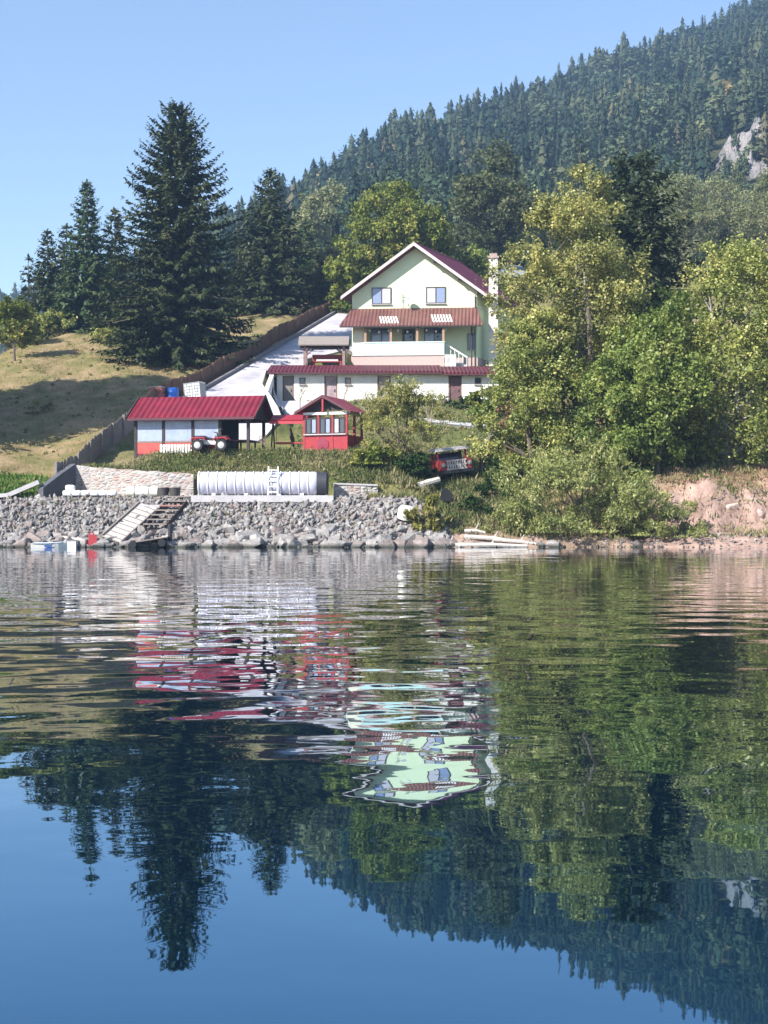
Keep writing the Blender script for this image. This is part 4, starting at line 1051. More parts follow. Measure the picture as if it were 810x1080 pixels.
lg0 = MB(); lg0.tube([at(441, 513, 76), at(452, 509, 76.2), at(463, 506, 76.5)], [.2, .19, .17], 9); tag(lg0.build('log', log_m, smooth=True), 'thick pale log lying on the bank between the drum and the red truck', 'log')
bf = thing('board_fence', 'dark board fence running up the bank beside the red truck', 'fence', (0, 0, 0))
A, B = Vector((xa(506, 80), 80, 0)), Vector((xa(536, 96), 96, 0))
n = 34; mbs = [MB() for _ in range(4)]
for k in range(n):
    f = (k + .5) / n; p = A.lerp(B, f); zt2 = za(475, 80) * (1 - f) + za(441, 96) * f; zg = min(h(p.x, p.y), zt2 - .85) - .15
    d = (B - A).normalized()
    mbs[int(f * 4)].bar((p.x, p.y, zg), (p.x + rnd.uniform(-.03, .03), p.y, zt2 + rnd.uniform(-.06, .06)), .4, .03, up=(-d.y, d.x, 0))
for m_ in mbs: m_.build('board_panel', wood_dark, bf)
for f in (.02, .5, .98):
    p = A.lerp(B, f); zt2 = za(475, 80) * (1 - f) + za(441, 96) * f; MB().bar((p.x + .08, p.y, zt2 - 1.9), (p.x + .08, p.y, zt2 + .1), .13, .13).build('post', wood_grey, bf)
MB().bar((A.x - .06, A.y - .1, za(475, 80) + .02), (B.x - .06, B.y, za(441, 96) + .02), .12, .06).build('top_rail', wood_grey, bf)

# ------------------------------------------------------------------ at the water's edge
stt = thing('staircase', 'dark open wooden steps climbing the stone bank', 'stairs', (0, 0, 0))
s0, s1 = at(162, 556, 70.9), at(187, 527, 73.3)
for k in range(7):
    f = k / 6; p = s0.lerp(s1, f)
    MB().box((p.x - .5, p.y - .13, p.z + .12), (p.x + .66, p.y + .16, p.z + .19)).build('tread', wood_grey if k != 4 else mat('reddish_board', (.38, .18, .15), (.26, .12, .1)), stt)
for dx in (-.45, .6):
    MB().bar((s0.x + dx, s0.y, s0.z + .0), (s1.x + dx, s1.y, s1.z + .0), .08, .22).build('stringer', wood_dark, stt)
MB().bar((s0.x - .55, s0.y + .12, s0.z - .3), (s0.x + .7, s0.y + .12, s0.z - .3), .1, .5).build('base_beam', wood_dark, stt)
rp = thing('boat_ramp', 'long grey plank ramp slanting down the stones to the water', 'ramp', (0, 0, 0))
a, b = at(118, 569, 70.3), at(157, 534, 72.7)
MB().bar(a, b, 1.15, .08, up=(0, -.65, .75)).build('ramp_board', wood_pale, rp)
dd = (b - a).normalized(); sd_ = dd.cross(Vector((0, -.65, .75))).normalized(); un = sd_.cross(dd).normalized()
if un.z < 0: un = -un
for s in (-1, 1): MB().bar(a + sd_*s*.56 + un*.09, b + sd_*s*.56 + un*.09, .07, .1, up=(0, -.65, .75)).build('side_rail', wood_grey, rp)
for k in range(9):
    p = a.lerp(b, (k + .5) / 9) + un*.06; MB().bar(p - sd_*.5, p + sd_*.5, .05, .03, up=un).build('cleat', wood_grey, rp)
MB().box((b.x - .5, b.y - .15, b.z - .1), (b.x + .75, b.y + .3, b.z + .08)).build('landing', concrete, rp)
jt = thing('raft', 'small grey wooden raft on black floats moored below the steps', 'raft', (xa(158, 69.9), 69.75, 0), R(4))
for k in range(9): MB().box((-1.05, -.5 + .125*k, .34), (1.0, -.39 + .125*k, .4), M=Matrix.Rotation(R(-9), 4, 'Y')).build('deck_board', wood_grey, jt)
for x in (-.75, .65): MB().disc_lathe([(.17, -.55), (.2, -.5), (.2, .5), (.17, .55)], 14, 0, Matrix.Translation((x, 0, .16 + (.06 if x > 0 else -.02))) @ Matrix.Rotation(R(90), 4, 'X')).build('float', black, jt, smooth=True)
MB().tube([(-.3, .3, .25), (.9, .35, .52)], .07, 7).build('log_edge', log_m, jt, smooth=True)
MB().tube([(.98, .2, -.4), (1.0, .2, 1.15)], .1, 8).build('mooring_post', mat('dark_post', (.03, .028, .035), rough=.8), jt)
rj = thing('canister', 'red plastic canister standing on the stones beside the white dinghy', 'canister', (xa(98.5, 70.2), 70.05, .1), R(15)); rj.scale = (.85, .85, .85)
MB().prism([(-.24, 0), (.24, 0), (.24, .5), (.1, .62), (-.24, .62)], 'y', -.14, .14).build('body', mat('red_plastic', (.52, .07, .08), (.4, .05, .06), scale=5, rough=.45), rj)
MB().tube([(-.2, 0, .6), (-.14, 0, .74), (.0, 0, .74), (.06, 0, .62)], .035, 6).build('handle', red_paint, rj); MB().disc_lathe([(.06, 0), (.06, .06)], 10, 0, Matrix.Translation((.19, 0, .56))).build('cap', black, rj)
# dinghy
bo = thing('dinghy', 'small white dinghy with a blue seat moored at the stones', 'boat', (xa(54, 69.8), 69.6, .0), R(5)); bo.scale = (.88, .88, .8)
hv, hf = [], []
n = 9; ringp = 7
def hull(x, inset, zt_):
    t = (x + 1) / 2; bw = .52 * (1 - max(0, (t - .5) / .5) ** 2.2 * .92) * (1 - .12 * (1 - t)); pts = []
    for k in range(ringp):
        a = math.pi * k / (ringp - 1); pts.append((1.0 * x, -math.cos(a) * (bw - inset), -.14 + inset + (zt_ + .14 + .10 * max(0, t - .6) - inset) * (1 - math.sin(a) ** .6)))
    return pts
outer = [hull(-1 + 2*i/(n-1), 0, .26) for i in range(n)]; inner = [hull(-1 + 2*i/(n-1) * (.97), .05, .26) for i in range(n)]
hm = MB()
def skin(rows, flip=False):
    o = len(hm.v); hm.v += [p for r_ in rows for p in r_]; k = len(rows[0])
    for i in range(len(rows)-1):
        for j in range(k-1): hm.f.append((o+i*k+j, o+i*k+j+1, o+(i+1)*k+j+1, o+(i+1)*k+j)); hm.m.append(0)
    return o
o1 = skin(outer); o2 = skin(inner); k = ringp
for i in range(n-1):
    for j in (0, k-1): hm.f.append((o1+i*k+j, o1+(i+1)*k+j, o2+(i+1)*k+j, o2+i*k+j)); hm.m.append(0)
for i in (0, n-1):
    for j in range(k-1): hm.f.append((o1+i*k+j, o1+i*k+j+1, o2+i*k+j+1, o2+i*k+j)); hm.m.append(0)
hm.build('hull', white, bo)
MB().box((-.25, -.4, .13), (.02, .4, .18)).build('seat', blue_pl, bo); MB().box((-.85, -.38, .15), (-.6, .38, .2)).build('seat', white, bo)
MB().box((-.24, -.53, .02), (.16, -.5, .15)).build('blue_stripe', mat('deep_blue_paint', (.03, .09, .32), rough=.5), bo)
for s in (-1, 1): MB().tube([(-.9, s*.47, .27), (0, s*.53, .27), (.6, s*.36, .3), (.97, s*.05, .37)], .03, 6).build('gunwale', bluewhite, bo)
fl = thing('float_block', 'white floating block beside the bow of the white dinghy', 'float', (xa(76, 69.9), 69.8, 0), R(-8))
MB().box((-.3, -.25, -.1), (.3, .25, .28)).build('block', white, fl); MB().box((-.32, -.27, .282), (.32, .27, .32)).build('cover', concrete, fl)
pl = MB(); pl.bar(at(66, 566, 70.5), at(92, 570, 70.2), .3, .1); tag(pl.build('plank', wood_pale), 'pale plank lying on the stones above the white dinghy', 'plank')
bkb = MB(); bkb.prism([(-.45, 0), (.45, .0), (.5, .16), (.3, .3), (.0, .22), (-.35, .16)], 'y', -.15, .15); o = bkb.build('rubber_bag', black); o.location = at(121, 555, 71.6); o.rotation_euler = (0, R(-12), 0); tag(o, 'black rubber bag lying on the stones left of the plank ramp', 'bag')
# sacks on the bench
def sack(x, y, z, rz, label, group):
    bm = bmesh.new(); bmesh.ops.create_cube(bm, size=1.0); bmesh.ops.subdivide_edges(bm, edges=bm.edges[:], cuts=3, use_grid_fill=True)
    for v in bm.verts:
        c = v.co; rr = 1 - .35 * (abs(c.x * 2) ** 4) * .5; c.z *= rr; c.y *= 1 - .2 * abs(c.x * 2) ** 3; n_ = (abs(c.x*2)**4 + abs(c.y*2)**4 + abs(c.z*2)**4) ** .25
        if n_ > 1: c /= n_ ** .7
    me = bpy.data.meshes.new('sack'); bm.to_mesh(me); bm.free(); me.materials.append(tank_rib)
    for p in me.polygons: p.use_smooth = True
    o = bpy.data.objects.new('sack', me); COL.objects.link(o); o.scale = (.5, .4, .3); o.location = (x, y, z); o.rotation_euler = (0, 0, rz); tag(o, label, 'sack', group)
for k in range(6):
    px = 72 + 9.4 * k
    sack(xa(px, 73.7), 73.62, 2.72, rnd.uniform(-.25, .25), 'white filled sack in the bottom row on the bench before the rubble wall', 'sacks in a row on the bench')
sack(xa(74, 73.7), 73.75, 3.0, .1, 'white sack at the left end on top of the row of sacks', None)
sb2 = MB(); sb2.box((-.85, -.28, 0), (.85, .28, .18)); sb2.prism([(.0, .182), (.8, .182), (.45, .42)], 'y', -.2, .2); o = sb2.build('board_stack', wood_pale); o.location = (xa(100, 73.9), 73.95, 2.52); tag(o, 'stack of pale boards on the bench behind the row of sacks', 'boards')
rl = thing('tarpaulin_roll', 'white rolled tarpaulin lying at the foot of the rubble wall', 'tarpaulin', (xa(150, 74.2), 74.3, 2.8))
MB().disc_lathe([(.2, -.82), (.27, -.8), (.27, .8), (.2, .82)], 18, 0, Matrix.Translation((0, 0, .0)) @ Matrix.Rotation(R(90), 4, 'Y')).build('roll', white, rl, smooth=True)
for x in (-.4, .35): MB().disc_lathe([(.275, x - .03), (.285, x), (.275, x + .03)], 18, 0, Matrix.Rotation(R(90), 4, 'Y')).build('strap', wood_grey, rl)
for i, (px, lb) in enumerate(((172, 'dark open-topped tub next to the rolled tarpaulin'), (184, 'dark tub at the top of the wooden steps'))):
    o = thing('tub', lb, 'tub', (xa(px, 74), 74.1, 2.52)); MB().disc_lathe([(.2, 0), (.27, .02), (.31, .5), (.28, .5), (.2, .08)], 16).build('body', mat('dark_tub', (.06, .055, .055), (.035, .03, .03), scale=6), o, smooth=True); MB().disc_lathe([(.31, .46), (.335, .48), (.335, .52), (.3, .52)], 16).build('rim', wood_grey, o)
# driftwood on the right shore
for i, (p0, p1, r_, lb) in enumerate((((480, 576, 70.0), (556, 577, 70.0), .13, 'longest pale driftwood log lying along the waterline'), ((490, 566, 70.9), (552, 573, 70.4), .12, 'bleached driftwood log just above the longest one'),
                                      ((490, 560, 71.2), (512, 562, 71.0), .09, 'short driftwood pole at the top of the driftwood'), ((520, 569, 70.6), (578, 577, 70.1), .10, 'thin driftwood pole pointing right towards the boulders'),
                                      ((462, 571, 70.5), (486, 578, 69.9), .12, 'dark stub of driftwood left of the other logs'))):
    q0, q1 = at(*p0), at(*p1); mid = q0.lerp(q1, .5) + Vector((0, 0, .08)); q0.z = max(q0.z, .08); q1.z = max(q1.z, .05); mid.z = max(mid.z, .1)
    mb = MB(); mb.tube([q0, mid, q1], [r_, r_ * .9, r_ * .6], 8); mb.tube([mid, mid + Vector((.2, .1, .35))], [r_ * .4, .02], 5); tag(mb.build('driftwood_log', log_m, smooth=True), lb, 'log')
# parked cars above the house
def car(loc, rz, paint, label):
    c = thing('parked_car', label, 'car', loc, rz)
    MB().prism([(-2.0, .35), (2.0, .35), (2.05, .7), (1.95, .85), (.95, .98), (-1.95, 1.0), (-2.08, .7)], 'y', -.82, .82).build('body', paint, c)
    MB().prism([(-1.75, .985), (.95, .965), (.35, 1.45), (-1.35, 1.47)], 'y', -.72, .72).build('windows', glass_dark, c)
    MB().prism([(-1.4, 1.472), (.38, 1.452), (.2, 1.52), (-1.2, 1.53)], 'y', -.68, .68).build('roof', paint, c)
    for x in (-1.3, 1.3):
        for y in (-.75, .75): wheel(c, x, y, .31, .2, rimc=metal_grey)
    for y in (-.6, .6): MB().box((2.0, y - .16, .66), (2.07, y + .16, .8)).build('headlight', glass_blue, c)
    return c
cz = h(xa(503, 150), 150)
car((xa(500, 149), 149, za(295, 149)), R(178), mat('light_blue_paint', (.18, .30, .72), rough=.3), 'blue car parked uphill behind the right roof slope')
car((xa(537, 149), 150, za(296, 150)), R(205), mat('silver_car_paint', (.62, .64, .68), rough=.3), 'silver car parked uphill right of the white chimney')
#PART4
# ------------------------------------------------------------------ trees near the house
def gpos(px, Y, dz=-.1):
    x = xa(px, Y); return (x, Y, h(x, Y) + dz)
def topz(px, py, Y): return za(py, Y)
def spr(px, Y, pytop, w, label, seed, lm=spruce_m, **kw):
    g = gpos(px, Y); hh = za(pytop, Y) - g[2]
    return spruce('spruce', label, g, hh, w * .60 / F * Y, seed, lm, bark, **kw)
spr(186, 113, 110, 176, 'tallest dark spruce standing alone on the meadow beside the board fence', 1, whorls=44, per=16, twigs=95, tl=1.0, power=.64, z0=.4)
spr(92, 130, 190, 82, 'tall greenish spruce left of the tallest spruce, second in height on that side', 2, spruce_light, whorls=36, per=13, twigs=32, tl=1.0, power=.8)
spr(50, 134, 242, 56, 'slim dark spruce at the left end of the spruce group', 3, whorls=28, per=12, twigs=22, tl=1.0, power=.7)
spr(121, 137, 220, 62, 'dark spruce half hidden between the greenish spruce and the tallest spruce', 4, whorls=28, per=12, twigs=24, tl=1.1, power=.7)
spr(285, 140, 178, 104, 'spruce right of the tallest spruce, standing above the fence', 5, whorls=36, per=14, twigs=34, tl=1.15, power=.72)
spr(70, 141, 236, 60, 'dark spruce filling the gap behind the greenish spruce', 10, whorls=26, per=12, twigs=22, tl=1.1, power=.65)
spr(30, 150, 268, 44, 'lowest dark spruce at the far left behind the orchard tree', 11, whorls=22, per=11, twigs=18, tl=1.1, power=.7)
spr(322, 150, 232, 66, 'short broad spruce behind the upper end of the fence, left of the house', 6, spruce_light, whorls=22, per=11, twigs=20, tl=1.0)
spr(252, 150, 236, 50, 'dark spruce peeping out behind the right side of the tallest spruce', 7, whorls=22, per=10, twigs=16, tl=1.0)
spr(668, 98, 166, 190, 'big dark spruce towering behind the yellowing trees on the right bank', 8, spruce_m, whorls=40, per=15, twigs=40, tl=1.1, power=.5, z0=3)
spr(612, 215, 145, 60, 'pointed spruce behind the yellowing birch, against the wooded mountain', 9, whorls=20, per=10, twigs=14, tl=1.4)
# spruces outside the frame that throw the long shadow over the meadow
for t_, hh, r_, s, lb in ((-5.2, 22, 6.0, 21, 'spruce left of the meadow, nearest to the lake'), (-2.6, 25, 6.2, 22, 'second spruce from the lake in the row left of the meadow'), (0, 26, 6.2, 23, 'tallest spruce in the middle of the row left of the meadow'),
                          (2.6, 25, 6.2, 24, 'fourth spruce from the lake in the row left of the meadow'), (5.2, 22, 6.0, 25, 'spruce left of the meadow, highest up the slope')):
    x, y = -33.5 - .66 * t_ - .3 * abs(t_), 87 + .75 * t_ - .26 * abs(t_)
    spruce('spruce', lb, (x, y, h(x, y) - .1), hh, r_, s, spruce_m, bark, whorls=32, per=15, twigs=40, tl=1.7, power=.5)

def brd(px, Y, pytop, w, label, seed, lm, pyz0=None, name='tree', cat='tree', base=None, **kw):
    g = gpos(px, Y); hh = za(pytop, Y) - g[2]; rad = w / 2 / F * Y
    z0 = (za(pyz0, Y) - g[2]) if pyz0 else hh * .2
    args = dict(nclump=60, nleaf=9000, leaf=.26, bark=bark); args.update(kw)
    args['nleaf'] = int(args['nleaf'] * 1.55); args['leaf'] *= .82
    return broadleaf(name, label, g, hh, rad * .92, z0, args.pop('nclump'), args.pop('nleaf'), args.pop('leaf'), lm, args.pop('bark'), seed, cat=cat, **args)
brd(602, 80.5, 184, 172, 'tall yellowing birch with thin foliage right beside the house', 31, leaf_birch, 505, name='birch_tree', nclump=190, nleaf=40000, leaf=.21, bark=birchbark, stems=3, shape='round', clump=1.0, trunk_r=.14)
brd(772, 77.5, 242, 178, 'large yellow-green tree above the eroded bank at the right edge', 32, leaf_yg, 492, name='broadleaf_tree', nclump=120, nleaf=30000, leaf=.21, stems=2, shape='egg', clump=1.05, bark=birchbark, trunk_r=.15)
brd(655, 76.5, 345, 100, 'leafy green tree between the birch and the large tree at the right edge', 33, leaf_g, 520, name='broadleaf_tree', nclump=80, nleaf=17000, leaf=.21, shape='dome', clump=.85)
brd(564, 78.3, 322, 104, 'leafy yellow-green tree at the foot of the birch, beside the dark board fence', 34, leaf_yg, 510, name='broadleaf_tree', nclump=110, nleaf=26000, leaf=.2, shape='dome', clump=.85)
brd(716, 84, 300, 90, 'green tree behind the large tree at the right edge, under the big dark spruce', 35, leaf_g, 480, name='broadleaf_tree', nclump=60, nleaf=9000, leaf=.26, shape='dome', clump=.95)
brd(822, 84, 270, 90, 'tall leafy tree cut off by the right edge of the view', 36, leaf_g, 480, name='broadleaf_tree', nclump=60, nleaf=9000, leaf=.26, shape='egg', clump=.9)
brd(625, 91, 165, 80, 'yellow tree standing for the sunlit top of the big dark spruce, just behind the birch', 37, leaf_birch, 330, name='broadleaf_tree', nclump=40, nleaf=7000, leaf=.24, shape='egg', clump=.8)  # yellow crown stands in for sunlight on the dark spruce
brd(694, 75.8, 322, 108, 'full fresh green tree closing the gap between the birch and the large right-hand tree', 38, leaf_g, 500, name='broadleaf_tree', nclump=80, nleaf=14000, leaf=.22, shape='dome', clump=.95)
brd(612, 72.6, 464, 176, 'wide silvery green willow bush overhanging the water', 41, leaf_will, 580, name='willow_bush', cat='bush', nclump=80, nleaf=15000, leaf=.24, stems=4, shape='dome', clump=.75, upright=.55, trunk_r=.06)
brd(548, 72.2, 520, 62, 'low willow bush behind the driftwood logs', 42, leaf_will, 578, name='willow_bush', cat='bush', nclump=40, nleaf=5500, leaf=.2, stems=3, shape='dome', clump=.5, upright=.5, trunk_r=.04)
brd(660, 72.0, 505, 60, 'willow bush at the right flank of the wide willow bush', 43, leaf_will, 578, name='willow_bush', cat='bush', nclump=40, nleaf=5500, leaf=.2, stems=3, shape='dome', clump=.5, upright=.5, trunk_r=.04)
brd(720, 70.9, 524, 66, 'low grey-green bush in front of the eroded pink bank', 44, leaf_will, 577, name='bush', cat='bush', nclump=36, nleaf=4200, leaf=.18, stems=3, shape='dome', clump=.42, upright=.5, trunk_r=.03)
brd(423, 78.3, 398, 104, 'young yellow-green fruit tree right of the red gazebo', 45, leaf_birch, 494, name='fruit_tree', nclump=80, nleaf=14000, leaf=.18, shape='egg', clump=.5, upright=.35, stems=2)
brd(396, 77.4, 468, 52, 'leafy shrub at the foot of the young fruit tree', 46, leaf_olive, 500, name='shrub', cat='bush', nclump=36, nleaf=3800, leaf=.19, shape='dome', clump=.4, stems=2)
brd(436, 77.0, 478, 40, 'dark shrub on the bank between the fruit tree and the red truck', 47, leaf_dark, 505, name='shrub', cat='bush', nclump=34, nleaf=3600, leaf=.18, shape='dome', clump=.4, stems=2)
brd(457, 71.6, 518, 46, 'clump of yellowing reeds at the waterline beside the drum', 48, reed_m, 577, name='reed_clump', cat='plant', nclump=30, nleaf=2600, leaf=.30, shape='dome', clump=.35, upright=.85, stems=3, trunk_r=.02)
brd(418, 140, 190, 126, 'round olive-green tree behind the house, left of its gable top', 51, leaf_olive, 322, name='broadleaf_tree', nclump=170, nleaf=26000, leaf=.36, shape='dome', clump=1.25)
brd(372, 137, 255, 50, 'small olive tree against the left side of the house roof', 52, leaf_olive, 340, name='broadleaf_tree', nclump=40, nleaf=5000, leaf=.4, shape='dome', clump=1.0)
brd(345, 146, 262, 52, 'green shrub tree between the short broad spruce and the olive tree', 53, leaf_dull, 330, name='broadleaf_tree', nclump=36, nleaf=4500, leaf=.42, shape='dome', clump=1.0)
brd(520, 165, 162, 100, 'dull dark green tree behind the house, right of its gable top', 54, leaf_dull, 290, name='broadleaf_tree', nclump=90, nleaf=12000, leaf=.5, shape='dome', clump=1.8)
brd(470, 146, 255, 60, 'bushy tree close behind the right roof slope', 55, leaf_dull, 318, name='broadleaf_tree', nclump=40, nleaf=5000, leaf=.4, shape='dome', clump=1.2)
brd(496, 146.5, 262, 44, 'leafy green bush in front of the blue car', 56, leaf_g, 300, name='bush', cat='bush', nclump=30, nleaf=3400, leaf=.34, shape='dome', clump=.9)
for i, (px, Y, pt, w, lb) in enumerate(((722, 178, 180, 74, 'grey-green poplar, nearest the big dark spruce'), (768, 184, 176, 80, 'grey-green poplar in the middle of the row below the cliff'),
                                       (812, 176, 180, 84, 'grey-green poplar at the right edge of the view below the cliff'), (690, 190, 186, 60, 'small grey-green poplar just behind the tip of the dark spruce'))):
    brd(px, Y, pt, w, lb, 60 + i, leaf_grey, pt + 120, name='poplar_tree', nclump=60, nleaf=7500, leaf=.5, shape='dome', clump=1.7, upright=.2)
for i, (px, Y, pt, w, lb) in enumerate(((325, 196, 210, 46, 'pale grove tree left of the olive tree'), (350, 204, 196, 50, 'tallest pale grove tree above the olive tree'), (312, 190, 236, 44, 'low pale grove tree behind the short broad spruce'))):
    brd(px, Y, pt, w, lb, 70 + i, leaf_grey, pt + 95, name='broadleaf_tree', nclump=44, nleaf=5000, leaf=.5, shape='dome', clump=1.5)
brd(16, 113.5, 312, 44, 'small dark orchard tree on the meadow at the left edge', 81, leaf_olive, 366, name='orchard_tree', nclump=34, nleaf=3600, leaf=.26, shape='round', clump=.7, trunk_r=.1)
brd(20, 122, 322, 56, 'yellowish bush tree behind the small orchard tree', 82, leaf_yg, 372, name='broadleaf_tree', nclump=34, nleaf=3600, leaf=.3, shape='dome', clump=.8)
brd(118, 121.5, 338, 34, 'yellow-green bush at the left foot of the tallest spruce', 83, leaf_yg, 374, name='bush', cat='bush', nclump=26, nleaf=2600, leaf=.24, shape='dome', clump=.5, stems=2)
brd(58, 128, 330, 36, 'yellow-green bush at the crest of the meadow under the greenish spruce', 84, leaf_yg, 352, name='bush', cat='bush', nclump=26, nleaf=2400, leaf=.28, shape='dome', clump=.6, stems=2)
brd(43, 95, 424, 32, 'small dry bush standing in the shadow on the meadow', 85, drygrass_m, 447, name='bush', cat='bush', nclump=22, nleaf=1500, leaf=.2, shape='dome', clump=.35, upright=.5, stems=3, trunk_r=.02)
brd(522, 101, 398, 50, 'dark leafy shrub at the right end of the white outbuilding', 86, leaf_olive, 450, name='shrub', cat='bush', nclump=34, nleaf=4200, leaf=.25, shape='dome', clump=.55, stems=2)
for i, (px, Y, pt, w, lb) in enumerate(((470, 103.5, 419, 34, 'dark hedge shrub before the maroon door of the outbuilding'), (494, 102.5, 416, 38, 'dark hedge shrub under the small window at the right of the outbuilding'), (446, 104, 416, 34, 'dark hedge shrub behind the young fruit tree'), (515, 98, 425, 40, 'green shrub above the garden path at the right'))):
    brd(px, Y, pt, w, lb, 90 + i, leaf_dark if i < 3 else leaf_g, pt + 28, name='hedge_shrub', cat='bush', nclump=26, nleaf=2600, leaf=.24, shape='dome', clump=.45, stems=2)
brd(545, 84, 420, 56, 'rusty leaved shrub behind the dark board fence', 95, leafmat('leaves_rust', [(0, (.08, .045, .03)), (.5, (.2, .11, .07)), (1, (.36, .22, .14))], .3), 490, name='shrub', cat='bush', nclump=30, nleaf=2800, leaf=.2, shape='dome', clump=.5, stems=2)
brd(521, 76.5, 485, 46, 'dark tangled shrub added as shade in the gully under the board fence', 96, leaf_dark, 540, name='shrub', cat='bush', nclump=30, nleaf=2600, leaf=.18, shape='dome', clump=.4, stems=3)  # dark leaves stand in for the shadow in the gully
brd(500, 74.2, 520, 40, 'dark low shrub added as shade above the driftwood', 97, leaf_dark, 556, name='shrub', cat='bush', nclump=26, nleaf=2000, leaf=.16, shape='dome', clump=.32, stems=3)  # also dark to deepen the gully's shade

# bare saplings in front of the outbuilding
def bare(px, Y, pt, label, seed, spread=1.0):
    rr = random.Random(seed); g = gpos(px, Y); hh = za(pt, Y) - g[2]; mb = MB()
    def grow(p, d, L, r_, lev):
        q = p + d * L; mb.tube([p, p + d * L * .5 + Vector((rr.gauss(0, .03), rr.gauss(0, .03), 0)), q], [r_, r_ * .8, r_ * .55], 5)
        if lev == 0: return
        for k in range(rr.choice([3, 4])):
            nd = (d + Vector((rr.gauss(0, .55), rr.gauss(0, .55), rr.uniform(-.1, .45))) * spread).normalized(); grow(p + d * L * rr.uniform(.45, 1), nd, L * rr.uniform(.5, .75), r_ * .5, lev - 1)
    grow(Vector((0, 0, -.2)), Vector((rr.gauss(0, .05), 0, 1)).normalized(), hh * .5, .05, 4)
    t = thing('sapling', label, 'tree', g); mb.build('trunk', drywood, t)
bare(316, 100.5, 396, 'bare sapling in front of the left door of the outbuilding', 3)
bare(362, 98, 398, 'bare sapling before the white wall just above the gazebo roof', 4)
bare(392, 96, 388, 'taller bare sapling between the gazebo and the fruit tree', 5)
bare(455, 92, 396, 'bare sapling beside the top of the young fruit tree', 6)
bare(280, 78.6, 452, 'thin bare sapling at the right corner of the crimson shed', 7, .8)

# ------------------------------------------------------------------ weeds and grass (uncountable)
def blades(name, pts, hgt, wid, m, rng, spread=.35, per=5, kind='stuff'):
    P = np.repeat(pts, per, 0); n = len(P)
    P[:, :2] += rng.normal(0, spread * .35, (n, 2))
    hh = np.repeat(hgt, per) * rng.uniform(.5, 1.2, n)
    d = np.stack([rng.normal(0, .38, n), rng.normal(0, .38, n), np.ones(n)], 1); d /= np.linalg.norm(d, axis=1, keepdims=True)
    C = P + d * (hh * .45)[:, None]
    V, Fq = orient_quads(C, np.stack([rng.normal(0, 1, n), rng.normal(-.6, 1, n), rng.normal(.2, .4, n)], 1), hh, rng.uniform(2.2, 5, n) * (hh / wid / 4).clip(.6, 2), d, rng)
    base = rng.random(len(pts)) * .45 + .3 + .28 * np.sin(pts[:, 0] * .9 + 2 * np.sin(pts[:, 1] * .7)) * np.sin(pts[:, 1] * 1.1 + pts[:, 0] * .4); var = np.clip(np.repeat(base, per) + rng.uniform(-.15, .2, n), 0, 1)
    return struct(npmesh(name, V, Fq, m, var), kind)
def cover(name, pts, size, rad, m, rng, per=16):
    n = len(pts) * per; P = np.repeat(pts, per, 0); rr = np.repeat(rad, per)
    o = unit(n, rng) * (rng.random((n, 1)) ** .4) * rr[:, None]; o[:, 2] = np.abs(o[:, 2]) * .9
    V, Fq = orient_quads(P + o, o / rr[:, None] * .6 + rng.normal(0, .6, (n, 3)) + np.array([0, -.2, .5]), size * rng.uniform(.6, 1.5, n), 1.7, None, rng)
    base = rng.random(len(pts)) * .6 + .2 * np.sin(pts[:, 0] * .8) * np.sin(pts[:, 1] * 1.3 + pts[:, 0] * .5) + .2; var = np.clip(np.repeat(base, per) + rng.uniform(-.15, .2, n), 0, 1)
    return struct(npmesh(name, V, Fq, m, var), 'stuff')
def scatter(n, fx_, rng):
    P = fx_(n); P = np.asarray(P); z = H(P[:, 0], P[:, 1]); return np.stack([P[:, 0], P[:, 1], z], 1)
rg = np.random.default_rng(5)
def area(x0, x1, y0, y1):
    return lambda n: np.stack([rg.uniform(x0, x1, n), rg.uniform(y0, y1, n)], 1)
p = scatter(2600, area(-16.2, 5, 75.9, 78.35), rg); blades('weeds', p, rg.uniform(.10, .36, len(p)), .035, weed_m, rg, .6, 8)
p = scatter(900, area(-16.2, 4, 75.9, 78.35), rg); cover('ground_cover', p, .11, rg.uniform(.12, .38, len(p)), weed_m, rg, 26)
p = scatter(1700, area(-5.5, 9, 82.5, 106), rg); blades('garden_grass', p, rg.uniform(.08, .28, len(p)), .035, weed_m, rg, .9, 9)
p = scatter(800, area(-5.5, 9, 82.5, 106), rg); cover('garden_weeds', p, .12, rg.uniform(.15, .45, len(p)), weed_m, rg, 26)
p = scatter(110, area(-24, 2.5, 71.2, 73.4), rg); cover('stone_weeds', p, .1, rg.uniform(.08, .24, len(p)), weed_m, rg, 16)
p = scatter(1500, area(-2, 6.5, 72.3, 79), rg); p = p[p[:, 0] > np.interp(p[:, 1], [72.3, 74, 76, 79], [3.2, .2, -2, -2])]; blades('undergrowth', p, rg.uniform(.15, .5, len(p)), .04, weed_m, rg, .6, 9)
p = scatter(500, area(2, 9, 72.5, 80), rg); cover('bank_weeds', p, .11, rg.uniform(.15, .45, len(p)), weed_m, rg, 26)
p = scatter(2500, area(3, 30, 71.0, 84), rg); blades('shore_weeds', p, rg.uniform(.15, .5, len(p)), .06, weed_m, rg, .7, 9)
p = scatter(9000, area(-52, -13, 73.8, 132), rg); p = p[p[:, 0] < fence_x(p[:, 1]) - .5]; blades('meadow_grass', p, rg.uniform(.06, .16, len(p)) * rg.choice([.8, 1, 1.7], len(p)), .04, drygrass_m, rg, 1.2, 6)
p = scatter(520, area(-45, -13, 74, 132), rg); p = p[p[:, 0] < fence_x(p[:, 1]) - .6]; cover('meadow_weeds', p, .12, rg.uniform(.10, .32, len(p)) * rg.choice([.7, 1, 1.5], len(p)), weed_m, rg, 22)
